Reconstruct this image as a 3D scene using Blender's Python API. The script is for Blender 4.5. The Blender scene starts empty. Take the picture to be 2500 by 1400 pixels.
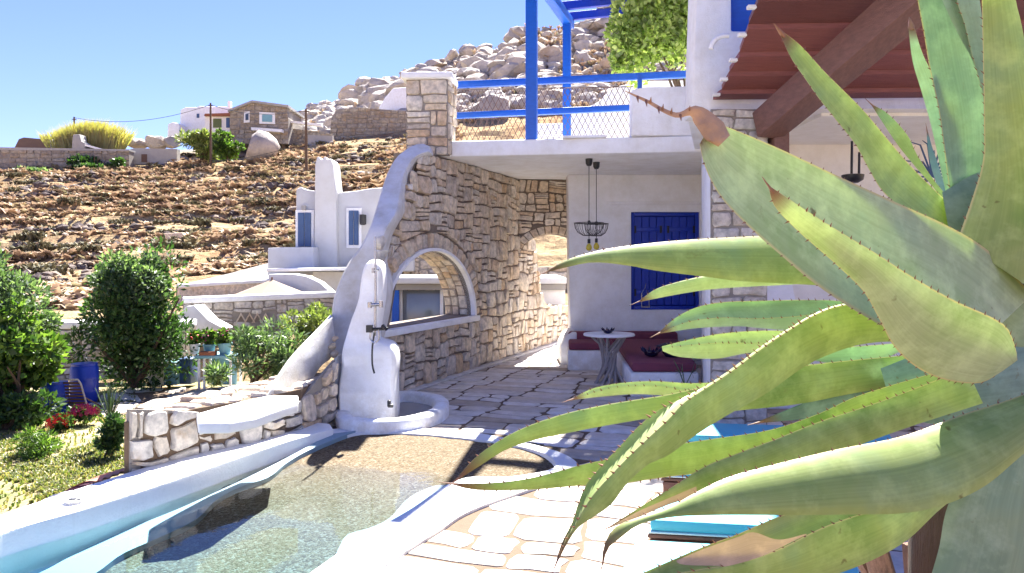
import bpy, math, random
import numpy as np
from mathutils import Vector, geometry, noise
R = math.radians
rnd = random.Random(7)
sc = bpy.context.scene
col = sc.collection

# ---------------------------------------------------------------- camera
EYE = 1.6
F = 1800.0            # focal length in photograph pixels
CX, HY = 1250.0, 640.0
cam_d = bpy.data.cameras.new('camera')
cam = bpy.data.objects.new('camera', cam_d)
col.objects.link(cam)
cam.location = (0, 0, EYE)
cam.rotation_euler = (R(90), 0, 0)
cam_d.sensor_width = 36
cam_d.lens = 36 * F / 2500
cam_d.shift_y = -(700 - HY) / 2500
cam_d.clip_start = 0.05
cam_d.clip_end = 3000
sc.camera = cam

# ---------------------------------------------------------------- sky, sun, exposure
SUN_EL, SUN_AZ = 50.0, 9.0        # azimuth measured from +Y towards +X
w = bpy.data.worlds.new('World'); sc.world = w; w.use_nodes = True
nt = w.node_tree; bg = nt.nodes['Background']
sky = nt.nodes.new('ShaderNodeTexSky'); sky.sky_type = 'NISHITA'; sky.sun_disc = False
sky.sun_elevation = R(SUN_EL); sky.sun_rotation = R(SUN_AZ)
sky.air_density = 1.0; sky.dust_density = 0.0; sky.ozone_density = 3.6
tint = nt.nodes.new('ShaderNodeMix'); tint.data_type = 'RGBA'; tint.blend_type = 'MULTIPLY'; tint.inputs[0].default_value = 1; tint.inputs[7].default_value = (0.50, 0.465, 0.72, 1)
nt.links.new(sky.outputs[0], tint.inputs[6]); nt.links.new(tint.outputs[2], bg.inputs[0]); bg.inputs[1].default_value = 0.05
sd = bpy.data.lights.new('sun', 'SUN'); sd.energy = 4.0; sd.angle = R(0.53); sd.color = (1, 0.965, 0.90)
sun = bpy.data.objects.new('sun', sd); col.objects.link(sun)
sv = Vector((math.sin(R(SUN_AZ)) * math.cos(R(SUN_EL)), math.cos(R(SUN_AZ)) * math.cos(R(SUN_EL)), math.sin(R(SUN_EL))))
sun.rotation_euler = sv.to_track_quat('Z', 'Y').to_euler()
sun.location = (0, 0, 30)
vs = sc.view_settings
vs.view_transform = 'Standard'; vs.look = 'None'; vs.gamma = 1; vs.use_curve_mapping = False; vs.exposure = 2.8
sc.cycles.use_denoising = True
sc.cycles.max_bounces = 10; sc.cycles.diffuse_bounces = 7; sc.cycles.transparent_max_bounces = 12
sc.cycles.volume_bounces = 0
sc.cycles.sample_clamp_indirect = 6

# ---------------------------------------------------------------- helpers
def P(px, py, d):
    return Vector(((px - CX) / F * d, d, EYE - (py - HY) / F * d))
def G(px, py, z=0.0):
    d = F * (EYE - z) / (py - HY)
    return Vector(((px - CX) / F * d, d, z))
def XD(px, d): return (px - CX) / F * d
def ZD(py, d): return EYE - (py - HY) / F * d
ORG = {}
class MB:
    def __init__(s): s.v = []; s.f = []; s.uv = None; s.fm = []
    def add(s, vs_, fs, mi=0):
        n = len(s.v); s.v.extend([tuple(p) for p in vs_]); s.f.extend([tuple(i + n for i in f) for f in fs]); s.fm.extend([mi] * len(fs)); return s
    def box(s, c, size, rz=0, ax=None):
        hx, hy, hz = size[0] / 2, size[1] / 2, size[2] / 2
        cs, sn = math.cos(rz), math.sin(rz); vs_ = []
        for z in (-hz, hz):
            for x, y in ((-hx, -hy), (hx, -hy), (hx, hy), (-hx, hy)):
                vs_.append((c[0] + x * cs - y * sn, c[1] + x * sn + y * cs, c[2] + z))
        return s.add(vs_, [(3, 2, 1, 0), (4, 5, 6, 7), (0, 1, 5, 4), (1, 2, 6, 5), (2, 3, 7, 6), (3, 0, 4, 7)])
    def beam(s, a, b, w, h, up=Vector((0, 0, 1))):
        a, b = Vector(a), Vector(b); d = (b - a).normalized(); sx = d.cross(up).normalized(); uz = sx.cross(d).normalized(); vs_ = []
        for p in (a, b):
            for x, y in ((-1, -1), (1, -1), (1, 1), (-1, 1)): vs_.append(p + sx * (x * w / 2) + uz * (y * h / 2))
        return s.add(vs_, [(3, 2, 1, 0), (4, 5, 6, 7), (0, 1, 5, 4), (1, 2, 6, 5), (2, 3, 7, 6), (3, 0, 4, 7)])
    def tube(s, pts, r, n=8, cap=True):
        pts = [Vector(p) for p in pts]; rs = r if isinstance(r, (list, tuple)) else [r] * len(pts); vs_ = []; fs = []
        prev = None
        for i, p in enumerate(pts):
            t = (pts[min(i + 1, len(pts) - 1)] - pts[max(i - 1, 0)]).normalized()
            if prev is None:
                prev = t.cross(Vector((0.31, 0.2, 0.93))); 
                if prev.length < 1e-3: prev = t.cross(Vector((1, 0, 0)))
            prev = (prev - t * prev.dot(t)).normalized(); q = t.cross(prev)
            for k in range(n):
                a = 2 * math.pi * k / n; vs_.append(p + (prev * math.cos(a) + q * math.sin(a)) * rs[i])
        for i in range(len(pts) - 1):
            for k in range(n):
                k2 = (k + 1) % n; fs.append((i * n + k, i * n + k2, (i + 1) * n + k2, (i + 1) * n + k))
        if cap: fs.append(tuple(range(n - 1, -1, -1))); fs.append(tuple((len(pts) - 1) * n + k for k in range(n)))
        return s.add(vs_, fs)
    def lathe(s, c, prof, n=20, sx=1, sy=1):
        vs_ = []; fs = []
        for r, z in prof:
            for k in range(n):
                a = 2 * math.pi * k / n; vs_.append((c[0] + r * math.cos(a) * sx, c[1] + r * math.sin(a) * sy, c[2] + z))
        for i in range(len(prof) - 1):
            for k in range(n):
                k2 = (k + 1) % n; fs.append((i * n + k, i * n + k2, (i + 1) * n + k2, (i + 1) * n + k))
        if prof[0][0] > 1e-4: fs.append(tuple(range(n - 1, -1, -1)))
        if prof[-1][0] > 1e-4: fs.append(tuple((len(prof) - 1) * n + k for k in range(n)))
        return s.add(vs_, fs)
    def prism(s, outer, f, w0, w1, holes=()):
        """polygon in 2D (with holes) extruded between w0 and w1; f(u, v, w) gives the point"""
        loops = [list(outer)] + [list(h) for h in holes]
        flat = [p for l in loops for p in l]
        tri = geometry.tessellate_polygon([[Vector((p[0], p[1], 0)) for p in l] for l in loops])
        n = len(flat)
        vs_ = [f(p[0], p[1], w0) for p in flat] + [f(p[0], p[1], w1) for p in flat]; fs = []
        for t in tri: fs.append(tuple(t)); fs.append(tuple(i + n for i in reversed(t)))
        o = 0
        for l in loops:
            m = len(l)
            for i in range(m):
                j = (i + 1) % m; fs.append((o + i, o + j, n + o + j, n + o + i))
            o += m
        return s.add(vs_, fs)
    def build(s, name, mat, parent=None, smooth=False, bevel=0, seg=2, label=None, kind=None, loc=None, fixn=False, uv=None):
        me = bpy.data.meshes.new(name)
        o = bpy.data.objects.new(name, me); col.objects.link(o)
        if parent is not None:
            o.parent = parent; org = ORG[parent.name]
        else:
            if loc is not None: org = Vector(loc)
            elif s.v:
                a = np.array(s.v); org = Vector((float(a[:, 0].mean()), float(a[:, 1].mean()), float(a[:, 2].min())))
            else: org = Vector((0, 0, 0))
            o.location = org
        ORG[o.name] = Vector(org)
        me.from_pydata([(p[0] - org[0], p[1] - org[1], p[2] - org[2]) for p in s.v], [], s.f)
        if uv is not None:
            ul = me.uv_layers.new(name='UVMap'); li = np.zeros(len(me.loops), dtype=np.int32); me.loops.foreach_get('vertex_index', li)
            ul.data.foreach_set('uv', np.asarray(uv, dtype=np.float32)[li].ravel())
        if isinstance(mat, (list, tuple)):
            for m in mat: me.materials.append(m)
            me.polygons.foreach_set('material_index', s.fm)
        elif mat: me.materials.append(mat)
        if fixn or bevel:
            import bmesh
            b = bmesh.new(); b.from_mesh(me); bmesh.ops.remove_doubles(b, verts=b.verts, dist=1e-5); bmesh.ops.recalc_face_normals(b, faces=b.faces)
            if bevel:
                es = [e for e in b.edges if len(e.link_faces) == 2 and e.calc_face_angle(0) > 0.5]
                try: bmesh.ops.bevel(b, geom=es, offset=bevel, segments=seg, affect='EDGES', profile=0.5, clamp_overlap=True)
                except Exception: pass
                smooth = True
            b.to_mesh(me); b.free()
        if smooth:
            me.polygons.foreach_set('use_smooth', [True] * len(me.polygons))
            try: me.set_sharp_from_angle(angle=R(28 if bevel else 50))
            except Exception: pass
        me.update()
        if label: o['label'] = label
        if kind: o['kind'] = kind
        return o
def tag(o, label, cat, group=None):
    o['label'] = label; o['category'] = cat
    if group: o['group'] = group
    return o
def thing(name, label, cat, loc=(0, 0, 0), group=None):
    o = bpy.data.objects.new(name, None); col.objects.link(o); o.location = loc; o.empty_display_size = .2
    ORG[o.name] = Vector(loc); return tag(o, label, cat, group)
def solid(name, mb, mat, label, cat, group=None, **k):
    return tag(mb.build(name, mat, **k), label, cat, group)
def struct(name, mb, mat, **k):
    o = mb.build(name, mat, **k); o['kind'] = 'structure'; return o
def dup(root, loc, label=None, rz=None, scale=None):
    c = root.copy(); col.objects.link(c); c.location = loc; ORG[c.name] = Vector(loc)
    if label: c['label'] = label
    if rz is not None: c.rotation_euler[2] = rz
    if scale: c.scale = (scale,) * 3
    for ch in [o for o in bpy.data.objects if o.parent == root]:
        d = ch.copy(); col.objects.link(d); d.parent = c
        for g in [o for o in bpy.data.objects if o.parent == ch]:
            e = g.copy(); col.objects.link(e); e.parent = d
    return c
def inpoly(x, y, poly):
    c = False; j = len(poly) - 1
    for i in range(len(poly)):
        xi, yi = poly[i][0], poly[i][1]; xj, yj = poly[j][0], poly[j][1]
        if (yi > y) != (yj > y) and x < (xj - xi) * (y - yi) / (yj - yi) + xi: c = not c
        j = i
    return c
def cat(pts, n, closed=False):
    """Catmull-Rom through points (any dimension), n samples by arc length"""
    a = np.array([list(p) for p in pts], dtype=float)
    if len(a) == 2: return [a[0] + (a[1] - a[0]) * t for t in np.linspace(0, 1, n)]
    e = np.vstack([2 * a[0] - a[1], a, 2 * a[-1] - a[-2]]); out = []
    for i in range(1, len(e) - 2):
        for t in np.linspace(0, 1, 12, endpoint=False):
            p0, p1, p2, p3 = e[i - 1], e[i], e[i + 1], e[i + 2]
            out.append(0.5 * ((2 * p1) + (-p0 + p2) * t + (2 * p0 - 5 * p1 + 4 * p2 - p3) * t * t + (-p0 + 3 * p1 - 3 * p2 + p3) * t ** 3))
    out.append(a[-1]); out = np.array(out)
    L = np.concatenate([[0], np.cumsum(np.linalg.norm(np.diff(out, axis=0), axis=1))])
    s = np.linspace(0, L[-1], n)
    return [np.array([np.interp(q, L, out[:, k]) for k in range(a.shape[1])]) for q in s]

class Wall:
    """vertical wall plane through two ground points; w is the distance in front of it (towards the camera)"""
    def __init__(s, a, b):
        s.a = Vector((a[0], a[1])); b = Vector((b[0], b[1])); s.L = (b - s.a).length; s.d = (b - s.a).normalized()
        s.n = Vector((s.d.y, -s.d.x))
        if s.n.dot(-s.a) < 0: s.n = -s.n
    def pt(s, u, z, w=0):
        q = s.a + s.d * u + s.n * w; return Vector((q.x, q.y, z))
    def uv(s, px, py):
        k = (px - CX) / F       # ray (k t, t)
        # a + d u = (k t, t)
        det = s.d.x * (-1) + k * s.d.y
        u = (s.a.x * 1 - k * s.a.y) / (k * s.d.y - s.d.x)
        t = s.a.y + s.d.y * u
        return (u, EYE - (py - HY) / F * t)
    def prism(s, mb, outer, w0, w1, holes=()):
        return mb.prism(outer, lambda u, v, w: s.pt(u, v, w), w0, w1, holes)

# ---------------------------------------------------------------- materials
def newmat(name):
    m = bpy.data.materials.new(name); m.use_nodes = True; t = m.node_tree; b = t.nodes['Principled BSDF']; return m, t, b
def ramp(t, fac, stops):
    r = t.nodes.new('ShaderNodeValToRGB'); el = r.color_ramp.elements
    while len(el) < len(stops): el.new(0.5)
    for e, (p, c) in zip(el, stops): e.position = p; e.color = (*c, 1)
    t.links.new(fac, r.inputs[0]); return r.outputs[0]
def nz(t, scale, detail=5, rough=0.6, vec=None, dist=0):
    n = t.nodes.new('ShaderNodeTexNoise'); n.inputs['Scale'].default_value = scale; n.inputs['Detail'].default_value = detail
    n.inputs['Roughness'].default_value = rough; n.inputs['Distortion'].default_value = dist
    if vec is None: vec = t.nodes.new('ShaderNodeNewGeometry').outputs['Position']
    t.links.new(vec, n.inputs['Vector']); return n.outputs['Fac']
def mix(t, fac, a, b, mode='MIX'):
    m = t.nodes.new('ShaderNodeMix'); m.data_type = 'RGBA'; m.blend_type = mode
    for i, x in ((0, fac), (6, a), (7, b)):
        if isinstance(x, (int, float)): m.inputs[i].default_value = x
        elif isinstance(x, tuple): m.inputs[i].default_value = (*x, 1)
        else: t.links.new(x, m.inputs[i])
    return m.outputs[2]
def bump(t, b, h, strength=0.3, dist=0.02):
    n = t.nodes.new('ShaderNodeBump'); n.inputs['Strength'].default_value = strength; n.inputs['Distance'].default_value = dist
    t.links.new(h, n.inputs['Height']); t.links.new(n.outputs[0], b.inputs['Normal']); return n
def stretch(t, s):
    g = t.nodes.new('ShaderNodeNewGeometry'); m = t.nodes.new('ShaderNodeMapping'); m.inputs['Scale'].default_value = s
    t.links.new(g.outputs['Position'], m.inputs[0]); return m.outputs[0]
def simple(name, colr, rough=0.6, var=0.12, scale=8, bs=0.1, bscale=40, metal=0, spec=0.5, vec=None, dist=0.01):
    m, t, b = newmat(name)
    c2 = tuple(max(0, x * (1 - var * 2)) for x in colr)
    v = stretch(t, vec) if vec else None
    t.links.new(mix(t, nz(t, scale, vec=v), colr, c2), b.inputs['Base Color'])
    b.inputs['Roughness'].default_value = rough; b.inputs['Metallic'].default_value = metal; b.inputs['Specular IOR Level'].default_value = spec
    if bs: bump(t, b, nz(t, bscale, vec=v), bs, dist)
    return m
def stone_mat(name, stops, source='object', bs=0.55, nscale=14, dark=0.55, rough=0.9, bd=0.02):
    m, t, b = newmat(name)
    if source == 'object':
        rv = t.nodes.new('ShaderNodeObjectInfo').outputs['Random']
    else:
        rv = t.nodes.new('ShaderNodeNewGeometry').outputs['Random Per Island']
    base = ramp(t, rv, stops)
    n1 = nz(t, nscale, 8, 0.65)
    v1 = ramp(t, n1, [(0.3, (dark, dark, dark)), (0.62, (1.12, 1.1, 1.05))])
    c = mix(t, 1.0, base, v1, 'MULTIPLY')
    n2 = nz(t, nscale * 0.35, 4, 0.6)
    c = mix(t, ramp(t, n2, [(0.55, (0, 0, 0)), (0.75, (0.6, 0.6, 0.6))]), c, (0.42, 0.27, 0.13))
    t.links.new(c, b.inputs['Base Color']); b.inputs['Roughness'].default_value = rough; b.inputs['Specular IOR Level'].default_value = 0.2
    bump(t, b, nz(t, nscale * 2.5, 8, 0.7), bs, bd)
    return m
M = {}
LIME = [(0.0, (0.72, 0.62, 0.51)), (0.2, (0.55, 0.48, 0.41)), (0.4, (0.74, 0.61, 0.45)), (0.6, (0.66, 0.61, 0.55)), (0.8, (0.64, 0.47, 0.31)), (1.0, (0.78, 0.72, 0.64))]
M['lime'] = stone_mat('limestone', LIME)
M['lime_island'] = stone_mat('limestone_small', LIME, 'island')
M['grey_stone'] = stone_mat('grey_stone', [(0, (0.52, 0.50, 0.48)), (0.35, (0.62, 0.58, 0.54)), (0.7, (0.56, 0.49, 0.41)), (1, (0.70, 0.67, 0.63))])
M['far_stone'] = stone_mat('far_stone', [(0, (0.27, 0.23, 0.20)), (0.5, (0.38, 0.34, 0.29)), (1, (0.30, 0.24, 0.18))], 'island', nscale=4)
M['mortar'] = simple('dark_joint', (0.30, 0.24, 0.19), 0.95, 0.3, 12, 0.6, 60)
M['pale_mortar'] = simple('pale_joint', (0.34, 0.30, 0.26), 0.95, 0.2, 9, 0.5, 60)
def plaster(name, c, stain=0.12, sc_=3.0, dirt=0.75):
    m, t, b = newmat(name)
    n1 = nz(t, sc_, 8, 0.7); n2 = nz(t, sc_ * 7, 6, 0.7)
    c1 = mix(t, ramp(t, n1, [(0.42, (0, 0, 0)), (0.75, (1, 1, 1))]), c, tuple(x * (1 - stain * k) for x, k in zip(c, (1.0, 1.15, 1.5))))
    c1 = mix(t, ramp(t, n2, [(0.5, (0, 0, 0)), (0.8, (0.35, 0.35, 0.35))]), c1, tuple(x * 0.82 for x in c))
    # splash dirt and drips low on the walls, hairline cracks
    sz = t.nodes.new('ShaderNodeSeparateXYZ'); t.links.new(t.nodes.new('ShaderNodeNewGeometry').outputs['Position'], sz.inputs[0])
    mr = t.nodes.new('ShaderNodeMapRange'); mr.inputs[1].default_value = 0.0; mr.inputs[2].default_value = 0.35; mr.inputs[3].default_value = dirt; mr.inputs[4].default_value = 0.0; t.links.new(sz.outputs[2], mr.inputs[0])
    mm = t.nodes.new('ShaderNodeMath'); mm.operation = 'MULTIPLY'; t.links.new(mr.outputs[0], mm.inputs[0]); t.links.new(ramp(t, nz(t, 6, 8, 0.75), [(0.42, (0, 0, 0)), (0.62, (1, 1, 1))]), mm.inputs[1])
    c1 = mix(t, mm.outputs[0], c1, tuple(x * k for x, k in zip(c, (0.72, 0.67, 0.60))))
    drip = nz(t, 1.0, 6, 0.7, stretch(t, (7, 7, 0.7)))
    c1 = mix(t, ramp(t, drip, [(0.60, (0, 0, 0)), (0.74, (0.4, 0.4, 0.4))]), c1, tuple(x * k for x, k in zip(c, (0.78, 0.76, 0.72))))
    t.links.new(c1, b.inputs['Base Color']); b.inputs['Roughness'].default_value = 0.85; b.inputs['Specular IOR Level'].default_value = 0.15
    h = t.nodes.new('ShaderNodeMath'); h.operation = 'ADD'
    t.links.new(nz(t, 5, 3), h.inputs[0]); t.links.new(nz(t, 60, 4), h.inputs[1])
    bump(t, b, h.outputs[0], 0.25, 0.02); return m
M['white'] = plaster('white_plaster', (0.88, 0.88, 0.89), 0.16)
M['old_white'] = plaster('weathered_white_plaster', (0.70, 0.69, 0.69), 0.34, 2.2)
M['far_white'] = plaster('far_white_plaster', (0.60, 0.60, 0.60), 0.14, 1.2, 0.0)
M['coping'] = plaster('pool_coping_white', (0.80, 0.80, 0.80), 0.10, 2.0, 0.0)
M['cream'] = plaster('cream_plaster', (0.84, 0.81, 0.76))
M['blue'] = simple('blue_paint', (0.006, 0.045, 0.50), 0.38, 0.25, 6, 0.15, 50, vec=(8, 8, 1.2))
M['bright_blue'] = simple('bright_blue_paint', (0.006, 0.125, 0.64), 0.45, 0.2, 5, 0.15, 60, vec=(3, 3, 6))
M['slate_blue'] = simple('faded_blue_paint', (0.06, 0.12, 0.26), 0.5, 0.2, 5)
M['pale_blue'] = simple('pale_blue_paint', (0.22, 0.45, 0.52), 0.55, 0.2, 5)
M['wood'] = simple('red_brown_wood', (0.31, 0.108, 0.095), 0.5, 0.32, 5, 0.5, 22, vec=(1.2, 14, 14))
M['beam_wood'] = simple('brown_beam_wood', (0.27, 0.13, 0.10), 0.55, 0.35, 4, 0.6, 20, vec=(10, 1.2, 10))
M['bench_wood'] = simple('brown_bench_wood', (0.20, 0.09, 0.06), 0.5, 0.3, 6, 0.4, 30, vec=(2, 9, 9))
M['grey_wood'] = simple('driftwood', (0.50, 0.46, 0.44), 0.75, 0.2, 12, 0.5, 60, vec=(8, 8, 1.5))
M['turq'] = simple('turquoise_cloth', (0.10, 0.52, 0.62), 0.7, 0.06, 8, 0.25, 300, dist=0.003)
M['turq_edge'] = simple('pale_piping', (0.62, 0.78, 0.80), 0.7, 0.05, 8, 0)
M['purple'] = simple('maroon_cloth', (0.22, 0.05, 0.085), 0.85, 0.15, 8, 0.3, 200, dist=0.004)
M['navy'] = simple('dark_glaze', (0.012, 0.010, 0.045), 0.2, 0.1, 8, 0)
M['black'] = simple('black_metal', (0.015, 0.014, 0.016), 0.4, 0.1, 8, 0)
M['chrome'] = simple('steel', (0.45, 0.45, 0.48), 0.25, 0.1, 8, 0, metal=0.9)
M['dark_glass'] = simple('window_glass', (0.05, 0.065, 0.08), 0.08, 0.3, 2, 0, spec=0.8)
M['grey_glass'] = simple('pale_window_glass', (0.22, 0.24, 0.27), 0.1, 0.15, 3, 0, spec=0.8)
M['amber'] = simple('amber_bulb', (0.62, 0.50, 0.05), 0.15, 0.1, 5, 0)
M['beige_cloth'] = simple('beige_canvas', (0.25, 0.18, 0.13), 0.9, 0.1, 3, 0.2, 60)
M['concrete'] = simple('concrete', (0.42, 0.40, 0.38), 0.9, 0.18, 2, 0.3, 20)
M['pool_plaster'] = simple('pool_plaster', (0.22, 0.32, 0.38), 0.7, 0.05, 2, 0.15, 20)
M['pool_deep'] = simple('pool_lining', (0.07, 0.22, 0.34), 0.7, 0.08, 2, 0.1, 20)
M['ramp'] = simple('ramp_concrete', (0.19, 0.17, 0.155), 0.9, 0.18, 2, 0.3, 20)
M['blue_plastic'] = simple('blue_plastic', (0.010, 0.05, 0.50), 0.35, 0.15, 6, 0)
M['terracotta'] = simple('terracotta', (0.34, 0.12, 0.06), 0.8, 0.2, 8)
M['bark'] = simple('bark', (0.14, 0.09, 0.06), 0.9, 0.3, 14, 0.8, 40, vec=(6, 6, 1))
M['towel_peach'] = simple('peach_towel', (0.62, 0.30, 0.20), 0.95, 0.15, 30, 0.4, 150)
M['towel_maroon'] = simple('maroon_towel', (0.09, 0.02, 0.045), 0.95, 0.2, 40, 0.4, 150)
M['towel_stripe'] = simple('grey_towel', (0.55, 0.53, 0.58), 0.95, 0.2, 40, 0.4, 150)
M['shade_wood'] = simple('grey_brown_wood', (0.22, 0.13, 0.09), 0.7, 0.3, 9, 0.3, 30)
# terrace stones
m, t, b = newmat('paving_stone')
rv = t.nodes.new('ShaderNodeObjectInfo').outputs['Random']
c = ramp(t, rv, [(0, (0.28, 0.21, 0.145)), (0.2, (0.60, 0.55, 0.49)), (0.45, (0.72, 0.69, 0.67)), (0.6, (0.38, 0.30, 0.22)), (0.8, (0.66, 0.60, 0.54)), (1, (0.36, 0.30, 0.245))])
c = mix(t, 1, c, ramp(t, nz(t, 7, 8, 0.65), [(0.3, (0.78, 0.76, 0.72)), (0.65, (1.1, 1.1, 1.1))]), 'MULTIPLY')
t.links.new(c, b.inputs['Base Color']); b.inputs['Roughness'].default_value = 0.7; bump(t, b, nz(t, 25, 8, 0.7), 0.35, 0.01); M['paving'] = m
M['paving_joint'] = simple('paving_joint', (0.165, 0.108, 0.068), 0.95, 0.2, 12, 0.6, 70)
# pebble beach of the pool
m, t, b = newmat('pool_pebbles')
vo = t.nodes.new('ShaderNodeTexVoronoi'); vo.inputs['Scale'].default_value = 75
g = t.nodes.new('ShaderNodeNewGeometry'); t.links.new(g.outputs['Position'], vo.inputs['Vector'])
sp = t.nodes.new('ShaderNodeSeparateColor'); t.links.new(vo.outputs['Color'], sp.inputs[0])
c = ramp(t, sp.outputs[0], [(0, (0.075, 0.051, 0.028)), (0.35, (0.118, 0.085, 0.048)), (0.7, (0.148, 0.110, 0.064)), (1, (0.20, 0.168, 0.12))])
sz = t.nodes.new('ShaderNodeSeparateXYZ'); t.links.new(g.outputs['Position'], sz.inputs[0])
mr = t.nodes.new('ShaderNodeMapRange'); mr.inputs[1].default_value = -0.060; mr.inputs[2].default_value = -0.048; t.links.new(sz.outputs[2], mr.inputs[0])
c = mix(t, mr.outputs[0], mix(t, 1, c, (0.90, 1.0, 1.15), 'MULTIPLY'), c)      # wet and darker below the waterline
t.links.new(c, b.inputs['Base Color']); b.inputs['Roughness'].default_value = 0.85; b.inputs['Specular IOR Level'].default_value = 0.15
inv = t.nodes.new('ShaderNodeMath'); inv.operation = 'MULTIPLY'; inv.inputs[1].default_value = -1; t.links.new(vo.outputs['Distance'], inv.inputs[0])
bump(t, b, inv.outputs[0], 0.35, 0.015); M['pebble'] = m
# water: a clear boundary with fresnel reflection, and absorption inside
m, t, b = newmat('pool_water'); t.nodes.remove(b); out = t.nodes['Material Output']
tr = t.nodes.new('ShaderNodeBsdfTransparent'); gl = t.nodes.new('ShaderNodeBsdfGlossy'); gl.inputs['Roughness'].default_value = 0.03
fr = t.nodes.new('ShaderNodeFresnel'); fr.inputs['IOR'].default_value = 1.33; ms = t.nodes.new('ShaderNodeMixShader')
bp = t.nodes.new('ShaderNodeBump'); bp.inputs['Strength'].default_value = 0.06; bp.inputs['Distance'].default_value = 0.02
t.links.new(nz(t, 7, 3, 0.5, dist=0.4), bp.inputs['Height']); t.links.new(bp.outputs[0], gl.inputs['Normal']); t.links.new(bp.outputs[0], fr.inputs['Normal'])
t.links.new(fr.outputs[0], ms.inputs[0]); t.links.new(tr.outputs[0], ms.inputs[1]); t.links.new(gl.outputs[0], ms.inputs[2]); t.links.new(ms.outputs[0], out.inputs['Surface'])
va = t.nodes.new('ShaderNodeVolumeAbsorption'); va.inputs['Color'].default_value = (0.02, 0.78, 0.92, 1); va.inputs['Density'].default_value = 1.2
t.links.new(va.outputs[0], out.inputs['Volume']); M['water'] = m
# foliage: one leaf material per kind
def leafmat(name, stops, rough=0.5, transl=0.35, tt=(1.5, 1.7, 0.7)):
    m, t, b = newmat(name); rv = t.nodes.new('ShaderNodeNewGeometry').outputs['Random Per Island']
    c = ramp(t, rv, stops); t.links.new(c, b.inputs['Base Color']); b.inputs['Roughness'].default_value = rough
    tl = t.nodes.new('ShaderNodeBsdfTranslucent'); t.links.new(mix(t, 1, c, tt, 'MULTIPLY'), tl.inputs[0])
    s = t.nodes.new('ShaderNodeMixShader'); s.inputs[0].default_value = transl; t.links.new(b.outputs[0], s.inputs[1]); t.links.new(tl.outputs[0], s.inputs[2])
    t.links.new(s.outputs[0], t.nodes['Material Output'].inputs['Surface']); return m
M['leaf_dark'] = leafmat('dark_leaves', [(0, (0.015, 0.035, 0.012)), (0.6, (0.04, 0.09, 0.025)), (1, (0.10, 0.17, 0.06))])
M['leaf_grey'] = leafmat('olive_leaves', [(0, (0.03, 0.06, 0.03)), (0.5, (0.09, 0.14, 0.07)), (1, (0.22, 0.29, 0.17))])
M['leaf_bright'] = leafmat('bright_leaves', [(0, (0.02, 0.05, 0.01)), (0.5, (0.07, 0.135, 0.025)), (1, (0.19, 0.28, 0.06))])
M['leaf_yellow'] = leafmat('yellow_green_leaves', [(0, (0.06, 0.09, 0.03)), (0.5, (0.15, 0.19, 0.06)), (1, (0.28, 0.30, 0.11))])
M['leaf_vine'] = leafmat('vine_leaves', [(0, (0.12, 0.17, 0.06)), (0.5, (0.34, 0.42, 0.17)), (1, (0.55, 0.58, 0.30))], transl=0.6)
M['hill_shrub'] = leafmat('hill_shrub_twigs', [(0, (0.07, 0.06, 0.04)), (0.5, (0.14, 0.13, 0.075)), (1, (0.27, 0.24, 0.14))], 0.9, 0.1, (1, 1, 1))
M['lawn'] = leafmat('lawn_blades', [(0, (0.05, 0.09, 0.02)), (0.35, (0.12, 0.15, 0.04)), (0.7, (0.24, 0.22, 0.09)), (1, (0.34, 0.27, 0.14))])
M['reed'] = leafmat('reed_blades', [(0, (0.18, 0.15, 0.06)), (0.5, (0.34, 0.27, 0.09)), (1, (0.27, 0.28, 0.10))])
M['petal_red'] = simple('red_petals', (0.65, 0.02, 0.015), 0.6, 0.2, 20, 0)
M['petal_pink'] = simple('magenta_petals', (0.35, 0.015, 0.10), 0.6, 0.2, 20, 0)
M['dry_tuft'] = leafmat('dry_scrub', [(0, (0.16, 0.11, 0.09)), (0.15, (0.32, 0.22, 0.16)), (0.5, (0.52, 0.37, 0.25)), (0.8, (0.60, 0.46, 0.31)), (0.93, (0.42, 0.38, 0.21)), (1, (0.16, 0.15, 0.10))], 0.9, 0.15, (1, 1, 1))
M['hill_rock'] = stone_mat('hill_rock', [(0, (0.13, 0.10, 0.10)), (0.4, (0.08, 0.06, 0.06)), (0.75, (0.18, 0.145, 0.13)), (1, (0.32, 0.26, 0.22))], 'island', nscale=2.5, bd=.15)
M['peak_rock'] = stone_mat('peak_rock', [(0, (0.42, 0.38, 0.36)), (0.4, (0.50, 0.46, 0.43)), (0.8, (0.48, 0.41, 0.35)), (1, (0.58, 0.54, 0.51))], 'island', nscale=0.55, bs=0.8, bd=0.4, dark=.62)

# planks differ in tone from board to board
for k_ in ('wood', 'bench_wood', 'shade_wood', 'grey_wood'):
    t = M[k_].node_tree; b = t.nodes['Principled BSDF']; src = b.inputs['Base Color'].links[0].from_socket
    rv = t.nodes.new('ShaderNodeObjectInfo').outputs['Random']
    t.links.new(mix(t, 1.0, src, ramp(t, rv, [(0, (0.72, 0.70, 0.70)), (1, (1.25, 1.2, 1.2))]), 'MULTIPLY'), b.inputs['Base Color'])
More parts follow.
